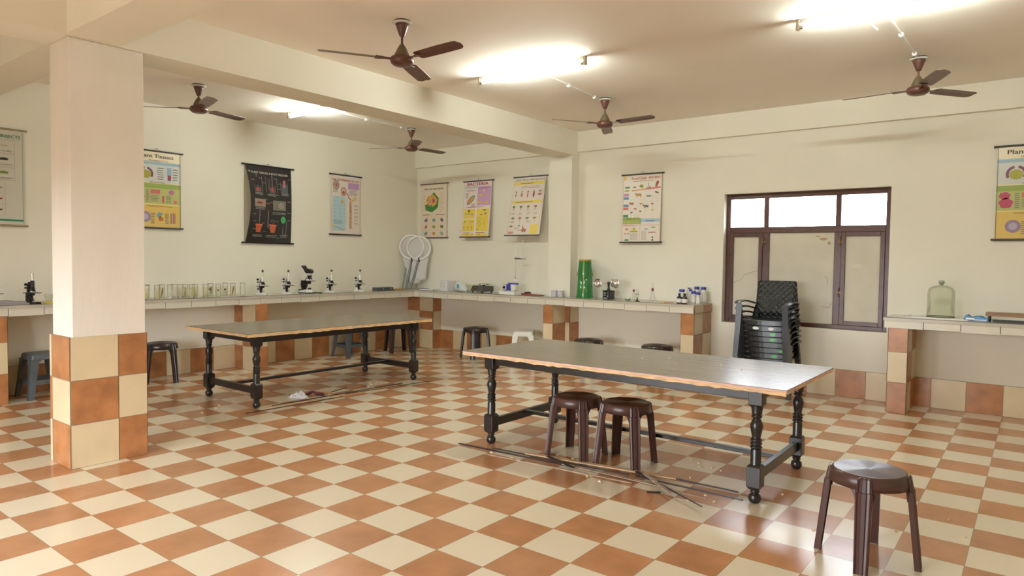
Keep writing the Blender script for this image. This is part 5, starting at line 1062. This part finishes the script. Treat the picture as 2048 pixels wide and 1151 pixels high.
def d_bact(s):
    W, H = s.w, s.h; s.up(); s.text('BACTERIA', W*0.10, H*0.925, W*0.76, 0.044, (176, 44, 50), 0.003); s.rect(W*0.02, H*0.875, W*0.50, H*0.915, (196, 200, 192)); s.rect(W*0.50, H*0.56, W*0.98, H*0.90, (204, 162, 208))
    s.rect(W*0.04, H*0.33, W*0.46, H*0.50, (232, 208, 90)); s.rect(W*0.04, H*0.10, W*0.46, H*0.31, (232, 208, 90)); s.rect(W*0.52, H*0.10, W*0.95, H*0.50, (232, 208, 90)); s.rect(W*0.04, H*0.01, W*0.46, H*0.06, (232, 208, 90)); s.rect(W*0.52, H*0.01, W*0.95, H*0.06, (232, 208, 90)); s.up()
    s.ell(W*0.27, H*0.665, 0.098, 0.040, (70, 124, 84), 0.75, 20); s.up(); s.ell(W*0.27, H*0.665, 0.084, 0.028, (206, 196, 120), 0.75, 20); s.up(); s.ell(W*0.26, H*0.66, 0.075, 0.021, (218, 140, 100), 0.75, 20)
    for x, y in ((0.72, 0.83), (0.58, 0.745), (0.66, 0.745), (0.86, 0.745), (0.58, 0.62), (0.64, 0.62), (0.80, 0.62), (0.87, 0.62)): s.ell(W*x, H*y, 0.026, 0.018, (232, 206, 84)); s.up(); s.ell(W*x, H*y, 0.006, 0.008, (190, 110, 130))
    s.greek(W*0.55, H*0.86, W*0.95, H*0.895, 2, (150, 100, 150)); s.greek(W*0.10, H*0.82, W*0.46, H*0.85, 2, (170, 120, 130)); s.greek(W*0.30, H*0.53, W*0.46, H*0.60, 4); s.greek(W*0.08, H*0.70, W*0.20, H*0.80, 5); s.greek(W*0.15, H*0.525, W*0.84, H*0.545, 1, (180, 70, 80))
    s.ell(W*0.24, H*0.465, 0.018, 0.018, (120, 50, 60)); s.line([(W*0.10+0.22*W*k/10, H*(0.41+0.018*math.sin(k*1.3))) for k in range(11)], 0.004, DK); s.ell(W*0.37, H*0.40, 0.018, 0.006, (60, 90, 140), -0.5); s.ell(W*0.80, H*0.475, 0.036, 0.007, (50, 90, 80)); s.ell(W*0.70, H*0.395, 0.016, 0.010, (170, 50, 60)); s.ell(W*0.84, H*0.41, 0.020, 0.010, (130, 90, 120), 0.3)
    for x, y in ((0.64, 0.31), (0.66, 0.22)): s.line([(W*x+0.032*math.cos(q)*(1+0.3*math.sin(3*q)), H*y+0.030*math.sin(q)) for q in [2*math.pi*k/14 for k in range(15)]], 0.003, (110, 70, 50))
    s.line([(W*(0.83+0.02*math.sin(k)), H*(0.17+0.018*k)) for k in range(10)], 0.003, (110, 70, 50)); s.ell(W*0.60, H*0.13, 0.02, 0.006, (120, 90, 60)); s.ell(W*0.12, H*0.27, 0.014, 0.010, (150, 110, 50)); s.line([(W*0.28+0.14*W*k/5, H*(0.27+0.004*math.sin(k*2))) for k in range(6)], 0.005, (100, 80, 60))
    for x in (0.10, 0.24, 0.38): s.line([(W*x, H*0.12), (W*x, H*0.17)], 0.003, DK); s.ell(W*x, H*0.175, 0.006, 0.010, (110, 60, 60))
    s.line([(W*0.16, H*0.03), (W*0.22, H*0.045), (W*0.30, H*0.03)], 0.005, (90, 110, 60)); s.ell(W*0.66, H*0.038, 0.012, 0.007, (90, 110, 60)); s.greek(W*0.06, H*0.065, W*0.34, H*0.085, 1, (170, 80, 80)); s.greek(W*0.54, H*0.065, W*0.90, H*0.085, 1, (170, 80, 80)); s.frame(0.004, 0.004, W-0.004, H-0.004, 0.0025, (216, 150, 160))
def d_roots(s):
    W, H = s.w, s.h; s.up(); s.text('Study of Roots', W*0.06, H*0.935, W*0.40, 0.026, (110, 90, 76), 0.0006); s.text('विभिन्न प्रकार की जड़ें', W*0.50, H*0.935, W*0.46, 0.028, (110, 90, 76), 0.0006)
    s.rect(W*0.02, H*0.865, W*0.98, H*0.915, (236, 214, 100)); s.rect(W*0.02, H*0.545, W*0.98, H*0.59, (236, 214, 100)); s.rect(W*0.74, H*0.02, W*0.98, H*0.175, (236, 210, 96)); s.up()
    s.greek(W*0.22, H*0.875, W*0.74, H*0.905, 1, (150, 110, 70)); s.greek(W*0.14, H*0.555, W*0.88, H*0.58, 1, (150, 110, 70)); s.greek(W*0.26, H*0.80, W*0.90, H*0.85, 2, (190, 140, 130))
    for k, (c, a, b) in enumerate((((90, 130, 90), .008, .03), ((206, 130, 130), .022, .03), ((206, 110, 110), .012, .042), ((150, 70, 90), .016, .045), ((190, 120, 110), .038, .016))):
        u = W*(0.12+0.19*k); s.ell(u, H*0.69, a, b, c, 0, 14, 0.05, 3); s.ell(u, H*0.745, 0.014, 0.012, (90, 130, 80), 0, 8, 0.3, 4); s.line([(u+W*0.09, H*0.62), (u+W*0.09, H*0.78)], 0.0015, (200, 180, 170))
    for k in range(5): s.line([(W*(0.82+0.03*k), H*0.69), (W*(0.82+0.03*k), H*0.78)], 0.003, (190, 110, 100))
    for k, c in enumerate(((100, 130, 70), (120, 130, 90), (140, 120, 90), (170, 110, 90))): u = W*(0.12+0.23*k); s.ell(u, H*0.485, 0.026, 0.016, c, 0, 10, 0.3, 5); s.line([(u, H*0.48), (u-0.01, H*0.42)], 0.006, (160, 100, 80)); s.line([(u, H*0.47), (u+0.03, H*0.41)], 0.003, (160, 120, 90))
    for k, c in enumerate(((110, 130, 90), (150, 140, 90), (120, 150, 110), (176, 146, 60))): u = W*(0.14+0.23*k); s.ell(u, H*0.29, 0.034, 0.014, c, 0, 12, 0.25, 4); s.line([(u, H*0.28), (u+0.012, H*0.21)], 0.004, (130, 110, 90))
    s.ell(W*0.55, H*0.08, 0.045, 0.03, (190, 120, 84), 0, 12, 0.3, 5); s.line([(W*0.52, H*0.09), (W*0.50, H*0.16)], 0.016, (190, 120, 84)); s.rect(W*0.05, H*0.02, W*0.22, H*0.06, (210, 150, 150)); s.ell(W*0.12, H*0.15, 0.03, 0.012, (110, 130, 90), 0, 10, 0.2, 5); s.ell(W*0.38, H*0.16, 0.016, 0.012, (90, 130, 110))
    for i, (x, y) in enumerate(((0.06, 0.35), (0.30, 0.35), (0.55, 0.35), (0.78, 0.35), (0.24, 0.10), (0.36, 0.07), (0.06, 0.21), (0.60, 0.21))): s.greek(W*x, H*y, W*(x+0.15), H*(y+0.035), 2, (170, 150, 140), i)
    s.frame(0.005, 0.005, W-0.005, H-0.005, 0.003, (214, 130, 130))
def d_food(s):
    W, H = s.w, s.h; s.up(); s.text('Food Chain', W*0.22, H*0.925, W*0.39, 0.036, (196, 70, 76), 0.001); s.text('आहार शृंखला', W*0.65, H*0.932, W*0.31, 0.032, (196, 70, 76), 0.001); s.greek(W*0.25, H*0.895, W*0.95, H*0.912, 1, (150, 120, 120))
    s.ell(W*0.04, H*0.955, 0.026, 0.026, (236, 190, 90)); s.ell(W*0.11, H*0.815, 0.042, 0.014, (90, 140, 84), 0, 12, 0.15, 6); s.ell(W*0.30, H*0.815, 0.028, 0.008, (110, 130, 80)); s.ell(W*0.48, H*0.825, 0.030, 0.020, (130, 150, 70), 0, 12, 0.15, 4); s.line([(W*0.62, H*0.805), (W*0.72, H*0.80), (W*0.66, H*0.83), (W*0.66, H*0.87)], 0.008, (130, 130, 130)); s.ell(W*0.88, H*0.85, 0.020, 0.045, (170, 90, 84), -0.4, 12, 0.12, 3)
    s.poly([(W*0.23, H*0.755), (W*0.97, H*0.785), (W*0.97, H*0.81), (W*0.80, H*0.80), (W*0.23, H*0.775)], (226, 168, 110)); s.up(); s.poly([(W*0.60, H*0.77), (W*0.97, H*0.785), (W*0.97, H*0.81), (W*0.60, H*0.79)], (216, 120, 120)); s.ell(W*0.10, H*0.765, 0.04, 0.013, (160, 180, 110), 0, 10, 0.15, 5)
    for y, c in ((0.685, (206, 140, 176)), (0.635, (90, 140, 196)), (0.525, (96, 146, 190)), (0.48, (214, 130, 110)), (0.37, (70, 140, 100))): s.rect(W*0.02, H*y, W*0.155, H*(y+0.038), c)
    s.line([(W*0.18, H*0.63), (W*0.60, H*0.63), (W*0.60, H*0.40), (W*0.22, H*0.40), (W*0.22, H*0.55)], 0.0015, (170, 170, 160)); s.line([(W*0.60, H*0.60), (W*0.93, H*0.60), (W*0.93, H*0.68), (W*0.78, H*0.68), (W*0.78, H*0.34)], 0.0015, (170, 170, 160))
    def beast(x, y, k, c): s.ell(W*x, H*y, 0.030*k, 0.013*k, c, 0, 12); [s.line([(W*x+d*k, H*y), (W*x+d*k*1.1, H*y-0.024*k)], 0.005*k, c) for d in (-0.022, -0.012, 0.014, 0.022)]; s.ell(W*x-0.032*k, H*y+0.008*k, 0.011*k, 0.010*k, c, 0, 10)
    beast(0.42, 0.70, 1.35, (200, 150, 90)); beast(0.24, 0.575, 1.0, (176, 100, 76)); beast(0.49, 0.568, 0.7, (206, 150, 96)); beast(0.62, 0.53, 1.15, (120, 116, 120)); beast(0.34, 0.495, 0.6, (206, 120, 90)); beast(0.78, 0.56, 0.6, (170, 110, 100))
    s.ell(W*0.68, H*0.675, 0.040, 0.008, (84, 88, 100)); s.ell(W*0.88, H*0.725, 0.030, 0.011, (110, 110, 116), -0.3); s.ell(W*0.24, H*0.44, 0.020, 0.010, (110, 110, 120), 0.4); s.ell(W*0.47, H*0.455, 0.016, 0.012, (140, 130, 120)); s.ell(W*0.78, H*0.47, 0.018, 0.012, (226, 190, 96))
    s.rect(W*0.02, H*0.265, W*0.50, H*0.355, (166, 186, 100)); s.rect(W*0.46, H*0.295, W*0.98, H*0.345, (170, 200, 220)); s.up()
    for k in range(14): s.ell(W*(0.04+0.032*k), H*(0.345+0.008*math.sin(k*2.3)), 0.018, 0.016, (150+8*(k % 3), 176, 92), 0, 8)
    s.greek(W*0.62, H*0.30, W*0.88, H*0.325, 1, (70, 90, 130)); s.line([(W*0.01, H*0.25), (W*0.98, H*0.25)], 0.0025, (200, 90, 90)); s.greek(W*0.04, H*0.235, W*0.44, H*0.25, 1, (190, 90, 90)); s.line([(W*0.48, H*0.02), (W*0.48, H*0.24)], 0.002, (200, 100, 100))
    s.ell(W*0.13, H*0.19, 0.022, 0.014, (200, 140, 100), 0, 10, 0.2, 4); s.ell(W*0.09, H*0.125, 0.012, 0.012, (214, 140, 130)); s.ell(W*0.17, H*0.125, 0.012, 0.012, (214, 140, 130)); s.ell(W*0.13, H*0.03, 0.034, 0.012, (100, 146, 90))
    s.rect(W*0.22, H*0.145, W*0.42, H*0.168, (160, 186, 90)); s.rect(W*0.26, H*0.168, W*0.38, H*0.190, (230, 206, 100)); s.rect(W*0.29, H*0.190, W*0.35, H*0.212, (226, 150, 90)); s.greek(W*0.22, H*0.03, W*0.46, H*0.135, 8, (170, 162, 156)); s.greek(W*0.51, H*0.03, W*0.68, H*0.165, 10, (170, 162, 156))
    s.ell(W*0.64, H*0.19, 0.03, 0.010, (150, 190, 210)); s.ell(W*0.82, H*0.215, 0.036, 0.010, (160, 190, 120)); s.greek(W*0.70, H*0.13, W*0.95, H*0.16, 1, (190, 100, 110)); s.ell(W*0.81, H*0.07, 0.012, 0.012, (90, 110, 90)); s.ell(W*0.81, H*0.03, 0.014, 0.010, (90, 70, 70)); s.frame(0.004, 0.004, W-0.004, H-0.004, 0.0025, (206, 130, 120))
GOLD = (150, 140, 110); PUR = (44, 36, 62); RODG = (92, 84, 88); DG = (58, 56, 56)
zz = lambda a, b: 0.006
chart('cream insect chart with green lettering, cut by the left edge of the picture', 'left', -2.25, 0.30, 5.80, 9.03, (200, 198, 186), GOLD, d_insects)
chart('yellow and green plant tissues chart right behind the pillar on the left wall', 'left', 3.66, 5.72, 5.93, 8.94, CRM, DG, d_tissues)
chart('black osmosis and root pressure chart with curling left edge', 'left', 8.30, 10.95, 5.46, 8.90, (38, 36, 38), (24, 22, 30), d_osmosis, fn=lambda a, b: 0.004+0.135*math.sin(math.pi*b)*(1-a)**1.6+0.02*math.sin(math.pi*b)*a, over=0.05)
chart('pale DNA chart with red heading and a blue panel, left wall near corner', 'left', 12.98, 15.0, 6.0, 8.95, (224, 214, 206), PUR, d_dna)
chart('plant cell chart with a large green cell, nearest the corner on the back wall', 'back', -16.52, -14.42, 6.0, 8.93, (228, 214, 194), RODG, d_cell)
chart('bacteria chart with red heading and yellow panels on the back wall', 'back', -13.34, -11.27, 6.0, 8.90, (230, 220, 216), PUR, d_bact, tilt=0.085)
chart('roots chart with yellow bands, hanging left of the half column', 'back', -10.02, -7.93, 6.04, 8.92, (228, 218, 210), RODG, d_roots, tilt=0.17, skew=-0.03)
chart('food chain chart with animals, hanging between the column and the window', 'back', -3.97, -1.94, 5.68, 8.64, (230, 222, 212), DG, d_food, tilt=0.03)
chart('plant tissues chart cut by the right edge of the picture', 'back', 9.50, 11.56, 5.70, 8.68, CRM, DG, d_tissues)

# ------------------------------------------------------------------ torn edging strips and chips on the floor
M_strd = mat('strip_dark', (0.030, 0.020, 0.022), 0.4); M_strp = mat('strip_pale', (0.60, 0.40, 0.22), 0.7, noise=0.25, nscale=20, stretch=(1, 6, 6)); M_strg = mat('strip_greyish', (0.42, 0.31, 0.22), 0.7, noise=0.3, nscale=20)
def strip(label, a, b, w, h, m, z=0.0, taper=1.0, grp='edging strips by the middle table', bend=0.0):
    A, B = P(*a), P(*b); d = B-A; n = d.length; secs = []
    for k in range(9):
        f = k/8; x = n*f; y = bend*math.sin(math.pi*f); ww = w*(1-(1-taper)*f)/2; zz_ = z+0.0015*math.sin(7*f+n)*0
        secs.append([(x, y-ww, zz_), (x, y+ww, zz_), (x, y+ww, zz_+h), (x, y-ww, zz_+h)])
    mb = MB(); mb.loft(secs, m); return simple('edging_strip', label, 'strip', mb, A, math.atan2(d.y, d.x), grp)
strip('long dark edging strip nearest the left front leg of the middle table', (-1.12, 5.14), (2.45, 5.36), 0.022, 0.005, M_strd, 0.0, 0.7)
strip('long dark strip crossing in front of the two stools', (-0.1, 5.33), (3.6, 5.62), 0.016, 0.005, M_strd, 0.0055, 0.8)
strip('widest pale plywood strip lying in front of the two brown stools', (0.85, 5.46), (4.58, 6.03), 0.042, 0.007, M_strp, 0.011, 0.9)
strip('short dark splinter pointing forward in front of the left stool', (1.45, 5.52), (2.45, 5.14), 0.026, 0.006, M_strd, 0.0185, 0.8)
strip('thin pale strip lying nearest the camera among the long strips', (0.02, 4.86), (3.9, 5.22), 0.014, 0.004, M_strg, 0.0, 1.0)
strip('long dark strip ending just in front of the right front table leg', (3.75, 5.70), (6.16, 5.72), 0.020, 0.005, M_strd, 0.0, 0.8)
strip('dark strip with its end near the table leg, behind the longest one', (4.45, 6.10), (5.92, 6.13), 0.014, 0.005, M_strd, 0.0, 1.0)
strip('pointed dark strip lying diagonally toward the camera', (3.70, 5.83), (5.73, 4.64), 0.030, 0.006, M_strd, 0.0185, 0.15)
strip('pale strip lying diagonally beside the pointed dark strip', (3.95, 5.75), (4.94, 4.92), 0.030, 0.005, M_strg, 0.025, 0.7)
strip('pale brown strip lying right of the diagonal strips', (4.60, 5.30), (5.53, 5.36), 0.020, 0.004, M_strg, 0.0, 0.9)
strip('tiny dark scrap lying in front of the diagonal strips', (4.42, 4.89), (4.66, 5.04), 0.022, 0.006, M_strd)
strip('rough pale strip beneath the widest pale one', (2.0, 5.38), (4.52, 5.40), 0.040, 0.004, M_strg, 0.0055, 0.9)
G2 = 'edging strips by the far table'
strip('dark strip with its tip by the near leg of the far table', (-8.42, 3.45), (-8.26, 7.0), 0.016, 0.005, M_strd, 0, 1.0, G2)
strip('pale plywood strip next to the near leg of the far table', (-8.62, 4.25), (-8.42, 6.4), 0.045, 0.007, M_strp, 0, 0.9, G2)
strip('longer pale plywood strip under the far table\'s near edge, right half', (-8.50, 6.7), (-8.30, 9.7), 0.050, 0.007, M_strp, 0, 0.9, G2)
strip('dark strip running behind the pale strips of the far table', (-8.80, 4.6), (-8.62, 10.2), 0.018, 0.005, M_strd, 0, 1.0, G2)
strip('dark strip reaching past the right end of the far table', (-8.45, 7.3), (-8.05, 11.2), 0.014, 0.005, M_strd, 0.0075, 0.6, G2)
strip('short pale stick beside the crumpled paper under the far table', (-9.5, 6.85), (-8.98, 7.05), 0.040, 0.016, M_strp, 0, 1.0, G2)
strip('thin dark stick slanting away under the far table', (-9.15, 7.1), (-9.5, 8.2), 0.012, 0.005, M_strd, 0, 1.0, G2)
rnd = random.Random(11)
mb = MB(); vs = []; fs = []; n = 9
for j in range(n+1):
    for i in range(n+1): u, v = i/n-0.5, j/n-0.5; vs.append((0.20*u*(1-0.3*abs(v))+0.01*rnd.uniform(-1, 1), 0.16*v+0.01*rnd.uniform(-1, 1), 0.002+max(0, 0.055*(1-4*(u*u+v*v)))*(0.6+0.8*rnd.random())))
for j in range(n):
    for i in range(n): a = j*(n+1)+i; fs.append((a, a+1, a+n+2, a+n+1))
mb.add(vs, fs, mat('crumpled_white', (0.72, 0.72, 0.74), 0.6)); simple('crumpled_paper', 'crumpled white paper on the floor under the far table', 'paper', mb, P(-9.3, 5.95), 0.4)
mb = MB(); mb.tube([(0, 0, 0.012), (0.05, 0.02, 0.03), (0.09, 0.0, 0.05), (0.12, 0.03, 0.02), (0.17, 0.05, 0.016), (0.20, 0.02, 0.014)], 0.014, mat('cloth_maroon', (0.12, 0.02, 0.03), 0.7, noise=0.5, nscale=30), 8, rs=[0.012, 0.016, 0.010, 0.018, 0.016, 0.010])
simple('rag', 'dark maroon rag beside the crumpled white paper', 'cloth', mb, P(-9.35, 6.25), 0.5)
M_chip = mat('wood_chip', (0.70, 0.54, 0.34), 0.8)
def chip(label, x, y, s, g):
    r = random.Random(int(x*100+y*10)); n = 6; a0 = r.random()*3; q = [(s*(0.6+0.5*r.random())*math.cos(a0+2*math.pi*k/n), s*0.6*(0.6+0.5*r.random())*math.sin(a0+2*math.pi*k/n)) for k in range(n)]
    mb = MB(); mb.loft([[(p[0], p[1], 0.0) for p in q], [(p[0]*0.8, p[1]*0.8, 0.006+0.004*r.random()) for p in q]], M_chip); return simple('wood_chip', label, 'wood chip', mb, P(x, y), r.random()*3, g)
for x, y in ((0.05, 5.05), (0.75, 5.0), (1.0, 4.95), (1.45, 5.95), (1.95, 5.9), (2.9, 4.98), (4.2, 7.75), (4.45, 7.6), (4.6, 7.3), (4.85, 7.45), (5.1, 7.35), (4.0, 6.9), (4.75, 6.4), (6.1, 6.9), (5.45, 5.5), (5.75, 5.25), (5.3, 5.0), (3.7, 6.4), (6.7, 6.6), (3.3, 4.85)):
    chip('small pale wood chip lying on the tiles around the middle table', x, y, 0.016, 'wood chips around the middle table')
for x, y in ((-9.3, 9.2), (-9.45, 9.6), (-9.1, 8.9), (-9.6, 9.4), (-9.2, 9.9), (-9.0, 3.3), (-9.8, 3.2), (-10.4, 3.0), (-9.5, 2.6), (-8.2, 2.7), (-10.1, 3.5)):
    chip('small pale wood chip lying on the tiles around the far table', x, y, 0.018, 'wood chips around the far table')
for x, y in ((8.9, 5.9), (9.6, 7.2), (7.7, 5.0), (9.9, 6.4)): chip('small pale wood chip on the tiles behind the foreground stool', x, y, 0.014, 'wood chips near the foreground stool')
for x, y in ((3.1, 7.2), (3.6, 7.7), (4.1, 6.9), (5.0, 7.4), (5.6, 7.1)): 
    o = chip('small pale chip lying on top of the middle table', x, y, 0.007, 'wood chips on the middle table'); o.location.z = 0.735
